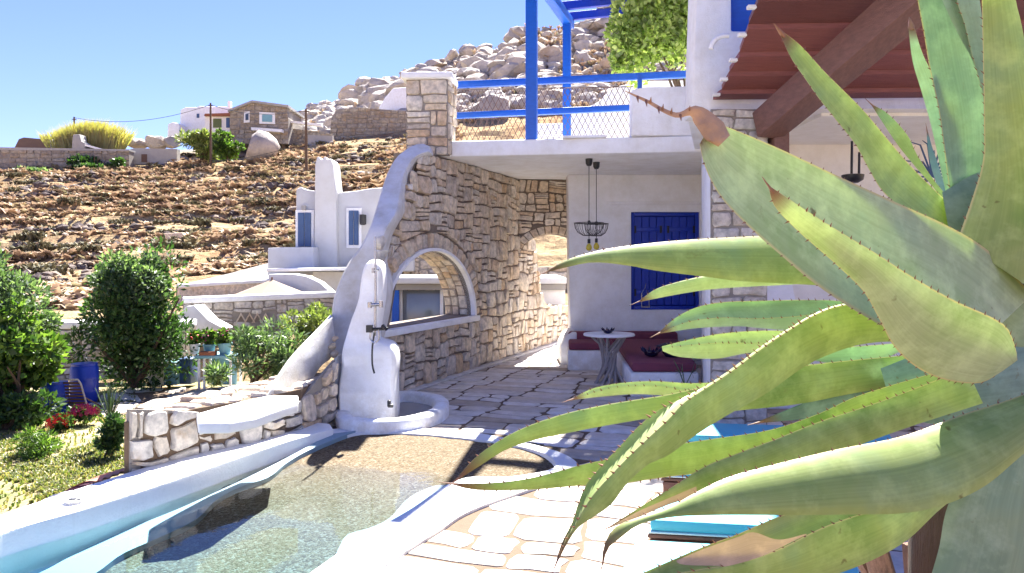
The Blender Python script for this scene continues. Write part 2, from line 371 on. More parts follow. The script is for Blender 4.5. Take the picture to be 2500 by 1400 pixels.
# ================================================================ SETTING
# ---- hillside: knots (distance -> height of the ground as seen along each bearing)
KP = [-2500, -900, 0, 300, 600, 800, 1000, 1150, 1285, 1500, 1700, 2500, 5000]
KD = [0.5, 13.6, 15, 17, 20, 22, 30, 45, 60, 75, 90, 110, 150, 220, 420]
def row(z=None, y=None):
    return z, y
ROWS = [
 ('z', [-1.4]*13), ('z', [-1.2]*13),
 ('y', [792]*3+[792, 800, 815, 830, 830, 830, 830, 830, 830, 830]),
 ('y', [762, 762, 762, 760, 775, 790, 790, 790, 790, 790, 790, 790, 790]),
 ('y', [740, 740, 740, 735, 728, 735, 740, 740, 740, 740, 740, 740, 740]),
 ('y', [728, 728, 728, 722, 708, 712, 712, 712, 712, 712, 712, 712, 712]),
 ('y', [685, 685, 685, 678, 660, 648, 650, 655, 655, 655, 655, 655, 655]),
 ('y', [578, 578, 574, 568, 560, 545, 535, 530, 520, 520, 520, 530, 560]),
 ('y', [490, 490, 482, 476, 464, 448, 440, 430, 420, 420, 420, 430, 480]),
 ('y', [435, 435, 432, 428, 412, 398, 380, 370, 360, 350, 350, 380, 430]),
 ('y', [400, 400, 398, 396, 372, 352, 335, 320, 300, 290, 290, 330, 400]),
 ('y', [385, 385, 384, 382, 356, 318, 270, 240, 225, 215, 210, 280, 380]),
 ('y', [400, 400, 400, 396, 350, 262, 200, 140, 92, 48, 25, 90, 330]),
 ('y', [480, 480, 480, 470, 420, 360, 300, 260, 210, 180, 170, 220, 420]),
 ('y', [620]*13)]
KZ = []
for (k, vals), d in zip(ROWS, KD):
    KZ.append([v if k == 'z' else ZD(v, d) for v in vals])
KZ = np.array(KZ)
def hz(px, d):
    col_ = np.array([np.interp(px, KP, KZ[i]) for i in range(len(KD))])
    return float(np.interp(d, KD, col_))
def fbm(x, y, s, o=4):
    return noise.fractal(Vector((x * s, y * s, 3.7)), 1.0, 2.0, o)
def hill_z(x, y):
    d = max(y, 0.5); px = CX + F * x / d
    z = hz(px, d)
    if d > 17:
        k = min(1, (d - 17) / 20); amp = 0.32 * k
        if d > 100: amp += (d - 100) * 0.06 * min(1, max(0, (px - 700) / 200))
        z += fbm(x, y, 0.22) * amp
        if d > 26 and d < 88:      # terracing
            st = 4.4; ph = (d + 6 * fbm(x, y, 0.035, 3)) / st; f = ph - math.floor(ph)
            z += (0.5 - f) * 0.5 * k + (0.3 if f > 0.85 else 0) * (f - 0.85) / 0.15
    return z
ds = np.concatenate([np.arange(1, 16, 1.5), np.arange(16, 32, 0.8), np.arange(32, 92, 0.75), np.arange(92, 160, 2.0), np.geomspace(160, 420, 14)])
pxs = np.concatenate([np.linspace(-2500, -300, 14, endpoint=False), np.linspace(-300, 1800, 170, endpoint=False), np.linspace(1800, 5000, 30)])
hv = []; 
for d in ds:
    for p in pxs:
        x = XD(p, d); hv.append((x, d, hill_z(x, d)))
n = len(pxs); hf = [(i * n + j, i * n + j + 1, (i + 1) * n + j + 1, (i + 1) * n + j) for i in range(len(ds) - 1) for j in range(n - 1)]
m, t, b = newmat('dry_hillside')
v = stretch(t, (1, 1.0, 2.2))
c = ramp(t, nz(t, 0.55, 8, 0.68, v), [(0.30, (0.20, 0.14, 0.10)), (0.42, (0.36, 0.26, 0.16)), (0.55, (0.50, 0.38, 0.22)), (0.68, (0.57, 0.45, 0.27)), (0.8, (0.42, 0.28, 0.18))])
c = mix(t, ramp(t, nz(t, 0.11, 4, 0.6), [(0.5, (0, 0, 0)), (0.66, (0.7, 0.7, 0.7))]), c, (0.42, 0.22, 0.12))
c = mix(t, ramp(t, nz(t, 3.0, 6, 0.7), [(0.35, (0.55, 0.55, 0.55)), (0.5, (0, 0, 0))]), c, (0.10, 0.07, 0.05))
sz = t.nodes.new('ShaderNodeSeparateXYZ'); t.links.new(t.nodes.new('ShaderNodeNewGeometry').outputs['Position'], sz.inputs[0])
mr = t.nodes.new('ShaderNodeMapRange'); mr.inputs[1].default_value = 93; mr.inputs[2].default_value = 104; t.links.new(sz.outputs[1], mr.inputs[0])
c = mix(t, mr.outputs[0], c, ramp(t, nz(t, 0.7, 8, 0.7), [(0.35, (0.14, 0.12, 0.10)), (0.5, (0.36, 0.32, 0.27)), (0.7, (0.46, 0.38, 0.27))]))
t.links.new(c, b.inputs['Base Color']); b.inputs['Roughness'].default_value = 1; b.inputs['Specular IOR Level'].default_value = 0
bump(t, b, nz(t, 1.6, 8, 0.7), 1.0, 0.5)
mb = MB(); mb.add(hv, hf); hill = struct('hillside', mb, m, loc=(0, 0, 0), smooth=False)
# far sheet to the horizon, beyond and around the hill
mb = MB(); mb.add([(-2400, -600, -22), (2400, -600, -22), (2400, 2400, -22), (-2400, 2400, -22)], [(0, 1, 2, 3)])
struct('plain', mb, m, loc=(0, 0, -22))
# near ground that fills beneath the camera side
mb = MB(); mb.add([(-60, -40, -1.42), (60, -40, -1.42), (60, 3, -1.42), (-60, 3, -1.42)], [(0, 1, 2, 3)])
struct('soil', mb, m, loc=(0, 0, -1.42))

def ico(sub=1):
    import bmesh
    b = bmesh.new(); bmesh.ops.create_icosphere(b, subdivisions=sub, radius=1)
    v = np.array([x.co[:] for x in b.verts]); f = [tuple(q.index for q in x.verts) for x in b.faces]; b.free(); return v, f
ICO1, ICO1F = ico(1); ICO2, ICO2F = ico(2)
nr = np.random.RandomState(5)
def rock(mb, c, s, base=ICO1, fs=ICO1F, rough=0.25, cuts=6):
    v = base * (1 + nr.uniform(-rough, rough, (len(base), 1))) * np.array(s)
    # flatten random facets
    for _ in range(cuts):
        nn = nr.normal(size=3); nn /= np.linalg.norm(nn); dd = v @ nn; lim = 0.62 * np.abs(v).max() * nr.uniform(.55, 1)
        k = dd > lim; v[k] -= np.outer(dd[k] - lim, nn)
    a = nr.uniform(0, 6.28); ca, sa = math.cos(a), math.sin(a)
    v = v @ np.array([[ca, sa, 0], [-sa, ca, 0], [0, 0, 1]]) + np.array(c); mb.add(v, fs)
def tuft(mb, c, r, h, n=7):
    for k in range(n):
        a = nr.uniform(0, 6.28); e = nr.uniform(.4, 1.0); ww = r * 0.22
        ca, sa = math.cos(a), math.sin(a); tip = (c[0] + ca * r * e, c[1] + sa * r * e, c[2] + h * nr.uniform(.5, 1))
        mid = (c[0] + ca * r * e * .45, c[1] + sa * r * e * .45, c[2] + h * .55)
        mb.add([(c[0] - sa * ww, c[1] + ca * ww, c[2] - .05), (c[0] + sa * ww, c[1] - ca * ww, c[2] - .05),
                (mid[0] + sa * ww, mid[1] - ca * ww, mid[2]), (mid[0] - sa * ww, mid[1] + ca * ww, mid[2]), tip], [(0, 1, 2, 3), (3, 2, 4)])
# scrub and stones on the hill (uncountable)
rk = MB(); tf = MB()
for i in range(17000):
    d = nr.uniform(17.5, 92) ** 1.0; p = nr.uniform(-350, 1120); x = XD(p, d)
    if p > 400 and d < 28: continue
    s = d / 60; cl = fbm(x, d, 0.12, 3)
    if cl < -.05 and nr.rand() < .75: continue
    r = 0.30 * nr.uniform(.4, 1.6) * (0.6 + s * .7) * (1 + cl)
    tuft(tf, (x, d, hill_z(x, d)), r * 1.3, r * nr.uniform(.35, .8), 8)
for i in range(3300):
    p = nr.uniform(-350, 1120)
    if nr.rand() < 0.86:
        st = 4.4; k = nr.randint(6, 20); dd = k * st + nr.uniform(-.5, .15) - 0.3; x = XD(p, dd); dd -= 6 * fbm(x, dd, 0.035, 3); x = XD(p, dd)
    else: dd = nr.uniform(24, 90); x = XD(p, dd)
    if dd < 24 or fbm(x, dd, 0.07, 2) < -0.15: continue
    s = nr.uniform(.10, .32) * (0.6 + dd / 70)
    rock(rk, (x, dd, hill_z(x, dd) + s * .25), (s * nr.uniform(.9, 1.6), s, s * nr.uniform(.5, .9)))
sh = MB()
for i in range(420):
    d = nr.uniform(30, 92); p = nr.uniform(-350, 1120); x = XD(p, d); r = nr.uniform(.35, 1.0)
    for q in range(16): tuft(sh, (x + nr.normal() * r * .5, d + nr.normal() * r * .4, hill_z(x, d) + r * .25 * nr.rand()), r * .42, r * nr.uniform(.25, .5), 8)
o = sh.build('hillside_shrubs', M['hill_shrub'], loc=(0, 0, 0), kind='stuff'); o['label'] = 'low grey green shrubs dotted over the dry hillside'
o = tf.build('dry_scrub', M['dry_tuft'], loc=(0, 0, 0), kind='stuff'); o['label'] = 'dry straw coloured scrub all over the hillside'
o = rk.build('hillside_rocks', M['hill_rock'], loc=(0, 0, 0), kind='stuff'); o['label'] = 'dark broken stones lining the terraces of the hillside'
rk = MB()
for i in range(9000):
    d = nr.uniform(96, 152); p = nr.uniform(700, 1750); x = XD(p, d); cl = fbm(x, d, 0.05, 3)
    if cl < -.2 and nr.rand() < .5: continue
    s = nr.uniform(.5, 1.0) * (0.34 + 2.4 * nr.rand() ** 6) * (1 + .5 * cl)
    if p < 900: s *= .7
    rock(rk, (x, d, hill_z(x, d) + s * .2), (s * nr.uniform(.9, 1.7), s * 1.2, s * nr.uniform(.55, .95)), ICO2, ICO2F, 0.10)
o = rk.build('hilltop_boulders', M['peak_rock'], loc=(0, 0, 0), kind='stuff'); o['label'] = 'grey boulders piled over the rocky hilltop'

tf = MB()
for i in range(3600):
    d = nr.uniform(94, 150); p = nr.uniform(650, 1750); x = XD(p, d)
    if fbm(x, d, 0.06, 2) > .15: continue
    tuft(tf, (x, d, hill_z(x, d) + .15), nr.uniform(.5, 1.0), nr.uniform(.5, .95), 7)
o = tf.build('hilltop_scrub', M['dry_tuft'], loc=(0, 0, 0), kind='stuff'); o['label'] = 'dry scrub growing between the hilltop boulders'
# ---- garden ground beyond the pool
gz = -0.5
gpts = [(-900, 1700), (-900, 935), (-200, 935), (60, 935), (330, 935), (700, 930), (815, 925), (815, 1010), (700, 1055), (315, 1170), (100, 1235), (-60, 1290), (-300, 1400), (-500, 1700)]
gp = [G(x, y, gz) for x, y in gpts]
m, t, b = newmat('garden_lawn')
c = ramp(t, nz(t, 2.2, 8, 0.65), [(0.32, (0.11, 0.14, 0.04)), (0.44, (0.24, 0.22, 0.09)), (0.57, (0.38, 0.29, 0.15)), (0.72, (0.34, 0.22, 0.13))])
t.links.new(c, b.inputs['Base Color']); b.inputs['Roughness'].default_value = 1; bump(t, b, nz(t, 12, 8, 0.7), 0.8, 0.05)
mb = MB(); mb.prism([(p.x, p.y) for p in gp], lambda u, v, w: (u, v, w), gz, gz - 1.2)
struct('garden_ground', mb, m, fixn=True)
gr = MB()
for i in range(9000):
    px_ = nr.uniform(-60, 330); py_ = nr.uniform(1000, 1275) if nr.rand() < .85 else nr.uniform(960, 1000)
    if py_ > 1262 - px_ * .36: continue
    q = G(px_, py_, gz)
    if fbm(q.x, q.y, 1.3, 3) < 0.02 and nr.rand() < .85: continue
    tuft(gr, (q.x, q.y, gz), 0.035, 0.05, 3)
o = gr.build('garden_grass', M['lawn'], kind='stuff'); o['label'] = 'patchy sunlit grass behind the pool edge'
# flagstone path strip towards the planters
mb = MB(); pp = [G(x, y, gz) for x, y in [(235, 985), (300, 958), (560, 946), (700, 940), (700, 968), (520, 985), (330, 1010), (260, 1020)]]
mb.prism([(p.x, p.y) for p in pp], lambda u, v, w: (u, v, w), gz + .012, gz - .05)
garden_path = struct('garden_path', mb, M['paving_joint'], fixn=True)

# ================================================================ POOL
def wl(pts, z=0.0): return [G(x, y, z) for x, y in pts]
def ribbon(mb, A, B, zt, zb, n=40):
    """strip between two curves given in photograph pixels on height zt; closed body down to zb"""
    a = [G(p[0], p[1], zt) for p in cat(A, n)]; c_ = [G(p[0], p[1], zt) for p in cat(B, n)]
    vs_ = []; fs = []
    for i in range(n):
        for q, z in ((a[i], zt), (c_[i], zt), (c_[i], zb), (a[i], zb)): vs_.append((q.x, q.y, z))
    for i in range(n - 1):
        for k in range(4):
            k2 = (k + 1) % 4; fs.append((i * 4 + k, i * 4 + k2, (i + 1) * 4 + k2, (i + 1) * 4 + k))
    fs.append((0, 1, 2, 3)); fs.append(((n - 1) * 4 + 3, (n - 1) * 4 + 2, (n - 1) * 4 + 1, (n - 1) * 4))
    mb.add(vs_, fs)
LO = [(-420, 1420), (-60, 1277), (315, 1152), (560, 1080), (700, 1040), (770, 1031), (806, 1034)]
LI = [(-420, 1500), (-60, 1325), (200, 1244), (400, 1180), (600, 1111), (700, 1078), (780, 1056), (814, 1046)]
mb = MB(); ribbon(mb, LO, LI, 0.085, -1.35); struct('pool_coping', mb, M['coping'], bevel=0.018, fixn=True)
RI = [(300, 1800), (620, 1500), (745, 1408), (835, 1345), (900, 1302), (1000, 1245), (1060, 1204), (1100, 1180), (1125, 1170), (1160, 1164), (1230, 1165), (1290, 1158), (1345, 1146), (1356, 1130), (1325, 1106), (1250, 1086), (1150, 1072), (1050, 1062), (960, 1057), (880, 1058), (812, 1070)]
RO = [(480, 1900), (800, 1500), (900, 1405), (1000, 1340), (1080, 1290), (1130, 1256), (1200, 1226), (1290, 1196), (1350, 1176), (1395, 1160), (1412, 1140), (1400, 1122), (1360, 1102), (1280, 1080), (1200, 1063), (1150, 1055), (1050, 1047), (960, 1043), (900, 1041), (860, 1042), (806, 1049)]
def ribbon2(mb, A, B, zt, zb):
    a = [G(p[0], p[1], zt) for p in A]; c_ = [G(p[0], p[1], zt) for p in B]; n = len(a); 
    a = [Vector(q) for q in cat([p for p in a], 90)]; c_ = [Vector(q) for q in cat([p for p in c_], 90)]
    # pair by nearest progress
    n = 90; vs_ = []; fs = []
    for i in range(n):
        for q, z in ((a[i], zt), (c_[i], zt), (c_[i], zb), (a[i], zb)): vs_.append((q.x, q.y, z))
    for i in range(n - 1):
        for k in range(4):
            k2 = (k + 1) % 4; fs.append((i * 4 + k, i * 4 + k2, (i + 1) * 4 + k2, (i + 1) * 4 + k))
    fs.append((0, 1, 2, 3)); fs.append(((n - 1) * 4 + 3, (n - 1) * 4 + 2, (n - 1) * 4 + 1, (n - 1) * 4))
    mb.add(vs_, fs)
mb = MB(); ribbon2(mb, RI, RO, 0.02, -0.9); struct('pool_border', mb, M['coping'], fixn=True, smooth=True)
WZ = -0.056
def gravel_z(x, y): return min(0.004, max(-0.40, 0.07 * (y + 0.295 * x - 6.36)))
def Gw(px, py, off=0.0):
    z = -0.1
    for _ in range(12): q = G(px, py, z); z = gravel_z(q.x, q.y) + off
    return G(px, py, z)
# white underwater ledges, left and right
LB = [(868, 1052), (760, 1097), (700, 1131), (655, 1166), (590, 1188), (530, 1220), (480, 1268), (400, 1308), (300, 1352), (230, 1402), (60, 1500), (-200, 1700)]
LA = [(806, 1060), (700, 1118), (600, 1168), (520, 1205), (430, 1245), (340, 1281), (250, 1320), (170, 1360), (90, 1402), (-100, 1480), (-240, 1560), (-500, 1700)]
RA = [(1135, 1168), (1095, 1183), (1060, 1187), (1000, 1215), (950, 1266), (900, 1290), (850, 1305), (830, 1332), (812, 1372), (785, 1405), (700, 1500), (560, 1700)]
RB = [(1180, 1172), (1120, 1187), (1080, 1203), (1010, 1250), (960, 1285), (920, 1310), (860, 1340), (840, 1356), (810, 1390), (780, 1420), (720, 1510), (600, 1700)]
mb = MB()
for A, B in ((LA, LB), (RA, RB)):
    n = 60; a = cat([Gw(*p, 0.035) for p in A], n); c_ = cat([Gw(*p, 0.035) for p in B], n); vs_ = []; fs = []
    for i in range(n):
        za, zc = gravel_z(a[i][0], a[i][1]) + .035, gravel_z(c_[i][0], c_[i][1]) + .035
        vs_ += [(a[i][0], a[i][1], za), (c_[i][0], c_[i][1], zc), (c_[i][0], c_[i][1], -1.3), (a[i][0], a[i][1], -1.3)]
    for i in range(n - 1):
        for k in range(4):
            k2 = (k + 1) % 4; fs.append((i * 4 + k, i * 4 + k2, (i + 1) * 4 + k2, (i + 1) * 4 + k))
    fs.append((0, 1, 2, 3)); mb.add(vs_, fs)
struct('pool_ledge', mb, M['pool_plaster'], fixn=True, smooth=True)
# pebble beach
GPX = [(868, 1050), (1050, 1056), (1250, 1080), (1370, 1106), (1385, 1140), (1350, 1162), (1180, 1180), (1100, 1190), (1010, 1235), (900, 1300), (835, 1345), (790, 1410), (700, 1520), (560, 1720), (-180, 1720), (60, 1490), (240, 1396), (300, 1348), (400, 1304), (480, 1264), (530, 1216), (590, 1184), (655, 1160), (700, 1127), (760, 1090)]
gpl = [G(x, y, 0) for x, y in GPX]; gpl = [(p.x, p.y) for p in gpl]
mb = MB(); ids = {}
st = 0.06
def gv(i, j):
    if (i, j) not in ids:
        x, y = -3.5 + i * st, 2.2 + j * st; z = gravel_z(x, y) + 0.006 * fbm(x, y, 6, 3); ids[(i, j)] = len(mb.v); mb.v.append((x, y, z))
    return ids[(i, j)]
gw = [Gw(x, y) for x, y in GPX]; gw = [(p.x, p.y) for p in gw]
for i in range(90):
    for j in range(82):
        x, y = -3.5 + (i + .5) * st, 2.2 + (j + .5) * st
        if any(inpoly(x + ex, y + ey, gw) for ex in (-.07, 0, .07) for ey in (-.07, 0, .07)):
            mb.f.append((gv(i, j), gv(i + 1, j), gv(i + 1, j + 1), gv(i, j + 1))); mb.fm.append(0)
struct('pool_beach', mb, M['pebble'], smooth=True)
# deep end floor
mb = MB(); mb.add([(-8, 1.5, -0.95), (1.2, 1.5, -0.95), (1.2, 7.4, -0.95), (-8, 7.4, -0.95)], [(0, 1, 2, 3)])
struct('pool_floor', mb, M['pool_deep'])
# steps line in the deep end
mb = MB(); ribbon(mb, [(-300, 1570), (0, 1394), (200, 1318), (400, 1240), (600, 1162), (700, 1118)], [(-300, 1600), (0, 1412), (200, 1330), (400, 1249), (600, 1168), (700, 1122)], -0.16, -1.2); struct('pool_step', mb, M['pool_plaster'], fixn=True)
# water
wp = [G(x, y, WZ) for x, y in [(-500, 1560), (-60, 1318), (400, 1185), (780, 1060), (840, 1052), (1050, 1056), (1340, 1110), (1380, 1145), (1200, 1182), (1090, 1200), (1000, 1255), (900, 1312), (835, 1356), (745, 1420), (300, 1800), (-900, 1800)]]
mb = MB(); mb.prism([(p.x, p.y) for p in wp], lambda u, v, w: (u, v, w), WZ, -1.25); struct('water', mb, M['water'], fixn=True)
# skimmer lid in the coping
q = G(183, 1221, 0.10); t0 = thing('skimmer_cover', 'round metal skimmer cover set in the white pool coping', 'cover', (q.x, q.y, 0.10))
mb = MB(); mb.lathe((q.x, q.y, 0.10), [(0.062, 0.0), (0.062, 0.004), (0.050, 0.006), (0.048, 0.003), (0.0, 0.003)], 28); mb.build('ring', M['white'], t0, smooth=True)
mb = MB(); mb.box((q.x - .014, q.y, 0.106), (.042, .028, .004), .2); mb.box((q.x + .028, q.y - .004, 0.106), (.022, .02, .004), .2); mb.build('grille', M['black'], t0)

# ================================================================ TERRACE
TP = [(806, 1052), (868, 1046), (960, 1046), (1050, 1050), (1150, 1059), (1280, 1084), (1360, 1106), (1402, 1126), (1410, 1140), (1395, 1158), (1350, 1172), (1200, 1222), (1130, 1252), (1000, 1336), (900, 1400), (800, 1490), (480, 1900)]
tp = [G(x, y, 0) for x, y in TP]; tp = [(p.x, p.y) for p in tp]
W0 = (-1.82, 7.8); W1 = (-1.82 + 0.396 * 7.9, 15.7)
terr = tp + [(-1.0, -2.5), (9, -2.5), (9, 20), (1.5, 20), (W1[0] - .3, W1[1]), (W0[0] - .3, W0[1])]
mb = MB(); mb.prism(terr, lambda u, v, w: (u, v, w), 0, -1.5)
terrace = struct('terrace', mb, M['paving_joint'], fixn=True)

def cells(x0, y0, x1, y1, sw, sh, out, style):
    w_, h_ = x1 - x0, y1 - y0
    if w_ > sw * rnd.uniform(1.1, 1.7) or h_ > sh * rnd.uniform(1.1, 1.7):
        if w_ / sw > h_ / sh: 
            s = x0 + w_ * rnd.uniform(.36, .64); cells(x0, y0, s, y1, sw, sh, out, style); cells(s, y0, x1, y1, sw, sh, out, style)
        else:
            s = y0 + h_ * rnd.uniform(.36, .64); cells(x0, y0, x1, s, sw, sh, out, style); cells(x0, s, x1, y1, sw, sh, out, style)
        return
    if style == 'rubble':
        r = rnd.random()
        if r < .30:
            k = rnd.choice((2, 2, 3)); ys = [y0]
            for q in range(k - 1): ys.append(y0 + h_ * (q + 1 + rnd.uniform(-.18, .18)) / k)
            ys.append(y1)
            for q in range(k): out.append((x0, ys[q], x1, ys[q + 1]))
            return
        if r < .52:
            s = x0 + w_ * rnd.uniform(.35, .65); out.append((x0, y0, s, y1)); out.append((s, y0, x1, y1)); return
    out.append((x0, y0, x1, y1))
def cellpoly(c, gap, warp, jit, flat=False):
    x0, y0, x1, y1 = c; w_, h_ = x1 - x0, y1 - y0; cr = min(w_, h_) * rnd.uniform(.06, .2)
    pts = [(x0 + cr, y0), ((x0 + x1) / 2, y0), (x1 - cr, y0), (x1, y0 + cr), (x1, (y0 + y1) / 2), (x1, y1 - cr), (x1 - cr, y1), ((x0 + x1) / 2, y1), (x0 + cr, y1), (x0, y1 - cr), (x0, (y0 + y1) / 2), (x0, y0 + cr)]
    cx_, cy_ = (x0 + x1) / 2, (y0 + y1) / 2; out = []
    gap = min(gap, .22 * min(w_, h_))
    for x, y in pts:
        x += gap if x < cx_ - 1e-6 else (-gap if x > cx_ + 1e-6 else 0); y += gap if y < cy_ - 1e-6 else (-gap if y > cy_ + 1e-6 else 0)
        nx = noise.noise(Vector((x * 2.1, y * 2.1, 1.3))) * warp + noise.noise(Vector((x * 7, y * 7, 5.3))) * warp * .25
        ny = noise.noise(Vector((x * 2.1, y * 2.1, 9.3))) * warp + noise.noise(Vector((x * 7, y * 7, 2.3))) * warp * .25
        out.append((x + nx + rnd.uniform(-jit, jit) * gap, y + ny + rnd.uniform(-jit, jit) * gap))
    return out
def stonemesh(mb, poly, f, h, back=0.01, inset=.80, dome=1.06, tilt=.12):
    n = len(poly); cx_ = sum(p[0] for p in poly) / n; cy_ = sum(p[1] for p in poly) / n; vs_ = []
    tx, ty = rnd.uniform(-tilt, tilt), rnd.uniform(-tilt, tilt)
    for k, (s, z) in enumerate(((1, -back), (.985, h * .62), (inset, h))):
        for p in poly:
            dx, dy = (p[0] - cx_), (p[1] - cy_); vs_.append(f(cx_ + dx * s, cy_ + dy * s, z + (dx * tx + dy * ty if k else 0)))
    vs_.append(f(cx_, cy_, h * dome)); fs = []
    for r_ in range(2):
        for i in range(n):
            j = (i + 1) % n; fs.append((r_ * n + i, r_ * n + j, (r_ + 1) * n + j, (r_ + 1) * n + i))
    for i in range(n): fs.append((2 * n + i, 2 * n + (i + 1) % n, 3 * n))
    mb.add(vs_, fs)
def lay(polys, f, parent, mat, name, hr, viewf=None, limit=290, smat=None, stuff_name='small_stones', dome=1.04, inset=.9, mats=None, tilt=.12):
    """each polygon becomes one stone under its parent; the largest as seen are single parts, the rest one joined part"""
    def score(p):
        n = len(p); A = abs(sum(p[i][0] * p[(i + 1) % n][1] - p[(i + 1) % n][0] * p[i][1] for i in range(n))) / 2
        c_ = f(sum(q[0] for q in p) / n, sum(q[1] for q in p) / n, 0); d = max(c_[1], .5)
        px_ = CX + F * c_[0] / d
        return A / d ** 2 if -60 < px_ < 2560 and c_[1] > .3 else 0
    polys = sorted(polys, key=score, reverse=True); rest = MB()
    for i, p in enumerate(polys):
        h = rnd.uniform(*hr)
        if i < limit and score(p) > 0:
            mb = MB(); stonemesh(mb, p, f, h, dome=dome, inset=inset, tilt=tilt); mm = rnd.choice(mats) if mats else mat; mb.build(name, mm, parent, fixn=False, smooth=True)
        else: stonemesh(rest, p, f, h, dome=dome, inset=inset, tilt=tilt)
    if rest.v: rest.build(stuff_name, smat or mat, parent, kind='stuff', smooth=True)
# terrace stones in a frame turned with the house
TH = R(17); ta, tb = Vector((math.sin(TH), math.cos(TH))), Vector((math.cos(TH), -math.sin(TH)))
def tpt(u, v, w): return (tb.x * u + ta.x * v, tb.y * u + ta.y * v, w)
cs = []; cells(-6, .6, 7.5, 17, .50, .30, cs, 'paving')
polys = []
def far_in(x, y):
    for ex, ey in ((0, 0), (.08, .08), (-.08, .08), (.08, -.08), (-.08, -.08)):
        if not inpoly(x + ex, y + ey, terr): return False
    return True
for c_ in cs:
    p = cellpoly(c_, .012, .075, .8)
    mx, my = tpt((c_[0] + c_[2]) / 2, (c_[1] + c_[3]) / 2, 0)[:2]
    if not inpoly(mx, my, terr) or my < 1.2: continue
    q = []
    okk = 0
    for u, v in p:
        x, y, _ = tpt(u, v, 0)
        if inpoly(x, y, terr): okk += 1
        else:     # pull the corner back inside the terrace outline
            for s in (.15, .3, .45, .6, .8):
                x2, y2 = x + (mx - x) * s, y + (my - y) * s
                if inpoly(x2, y2, terr): break
            x, y = x2, y2
        q.append((x, y))
    if okk >= 4: polys.append(q)
lay(polys, lambda u, v, w: (u, v, w), terrace, M['paving'], 'paving_stone', (.0035, .006), limit=295, stuff_name='far_paving_stones', dome=1.0, inset=.975, tilt=0)
# small flags on the garden path
cs = []; a_ = min(p.x for p in pp); b_ = max(p.x for p in pp); c1_ = min(p.y for p in pp); d_ = max(p.y for p in pp)
cells(a_, c1_, b_, d_, .55, .5, cs, 'paving'); ppl = [(p.x, p.y) for p in pp]
lay([cellpoly(c_, .03, .1, .8) for c_ in cs if inpoly((c_[0] + c_[2]) / 2, (c_[1] + c_[3]) / 2, ppl)], lambda u, v, w: (u, v, gz + .012 + w), garden_path, M['paving'], 'flagstone', (.01, .02), limit=80, dome=1, inset=.9)
# ================================================================ STONE WALL WITH THE ARCHED OPENING
SOF = 3.02
w1 = Wall(W0, W1)
uL = w1.uv(930, 800)[0]; uR, zs = w1.uv(1150, 770); uA, zA = w1.uv(1047, 613); uC = (uL + uR) / 2; rx = (uR - uL) / 2; rz_ = zA - zs
uCor = w1.uv(1265, 600)[0]
def ell(s=1.0, n=28, a0=0, a1=math.pi): return [(uC + rx * s * math.cos(a0 + (a1 - a0) * i / n), zs + (rz_ * s) * math.sin(a0 + (a1 - a0) * i / n)) for i in range(n + 1)]
# upper outline: soffit height up to the corner, then stepping down beyond the passage arch
top = [w1.uv(*p) for p in [(905, 1000), (928, 800), (950, 660), (972, 590), (1000, 510), (1014, 450), (1026, 404)]] + [(w1.uv(1030, 380)[0], SOF), (uCor + .02, SOF)] + [w1.uv(*p) for p in [(1290, 572), (1302, 590), (1312, 640), (1318, 700), (1330, 742), (1385, 746), (1420, 748)]]
uE = top[-1][0]; outer = top + [(uE, 0)]; top[0] = (top[0][0], 0)
stone_wall = thing('stone_wall', 'tall rubble stone wall with a wide arched window opening beside the terrace', 'stone wall', (W0[0], W0[1], 0))
hole = [(uC + rx * math.cos(a), zs + rz_ * math.sin(a)) for a in [math.pi * i / 28 for i in range(29)]]
core_o = [w1.uv(*p) for p in [(935, 1000), (950, 800), (968, 690), (992, 600), (1016, 520), (1026, 460), (1034, 410)]] + outer[7:]
core_o[0] = (core_o[0][0], 0); outer = [(outer[0][0], 0)] + [w1.uv(*p) for p in [(915, 800), (932, 660), (948, 590), (972, 510), (990, 450), (1010, 404)]] + outer[7:]
mb = MB(); w1.prism(mb, core_o, 0, -0.42, [hole]); mb.build('wall_core', M['mortar'], stone_wall, fixn=True)
def in_open(u, v, s=1.0): return v > zs - .0 and ((u - uC) / (rx * s)) ** 2 + ((v - zs) / (rz_ * s)) ** 2 < 1
RS = 1.27
def push(u, v):
    if v > zs - .02:
        k = math.sqrt(((u - uC) / (rx * RS)) ** 2 + ((v - zs) / (rz_ * RS)) ** 2)
        if k < 1: return (uC + (u - uC) / max(k, .3), zs + (v - zs) / max(k, .3))
    if zs - .09 < v <= zs + .02 and abs(u - uC) < rx * 1.06: v = zs - .09
    return (u, v)
def clampin(p, poly):
    cx_ = sum(q[0] for q in p) / len(p); cy_ = sum(q[1] for q in p) / len(p); out = []
    for x, y in p:
        if not inpoly(x, y, poly):
            for s in (.15, .3, .45, .6, .8, .95):
                x2, y2 = x + (cx_ - x) * s, y + (cy_ - y) * s
                if inpoly(x2, y2, poly): break
            x, y = x2, y2
        out.append((x, y))
    return out
cs = []; cells(0.35, 0.02, uE, zs - .07, .27, .235, cs, 'rubble'); cells(.35, zs - .07, uE, SOF, .26, .22, cs, 'rubble')
polys = []
for c_ in cs:
    mu, mv = (c_[0] + c_[2]) / 2, (c_[1] + c_[3]) / 2
    if not inpoly(mu, mv, outer): continue
    if mv > zs - .02 and ((mu - uC) / (rx * RS)) ** 2 + ((mv - zs) / (rz_ * RS)) ** 2 < .90: continue
    p = [push(u, v) for u, v in cellpoly(c_, .010, .05, 1.0)]
    polys.append(clampin(p, outer))
nv = 30      # voussoirs
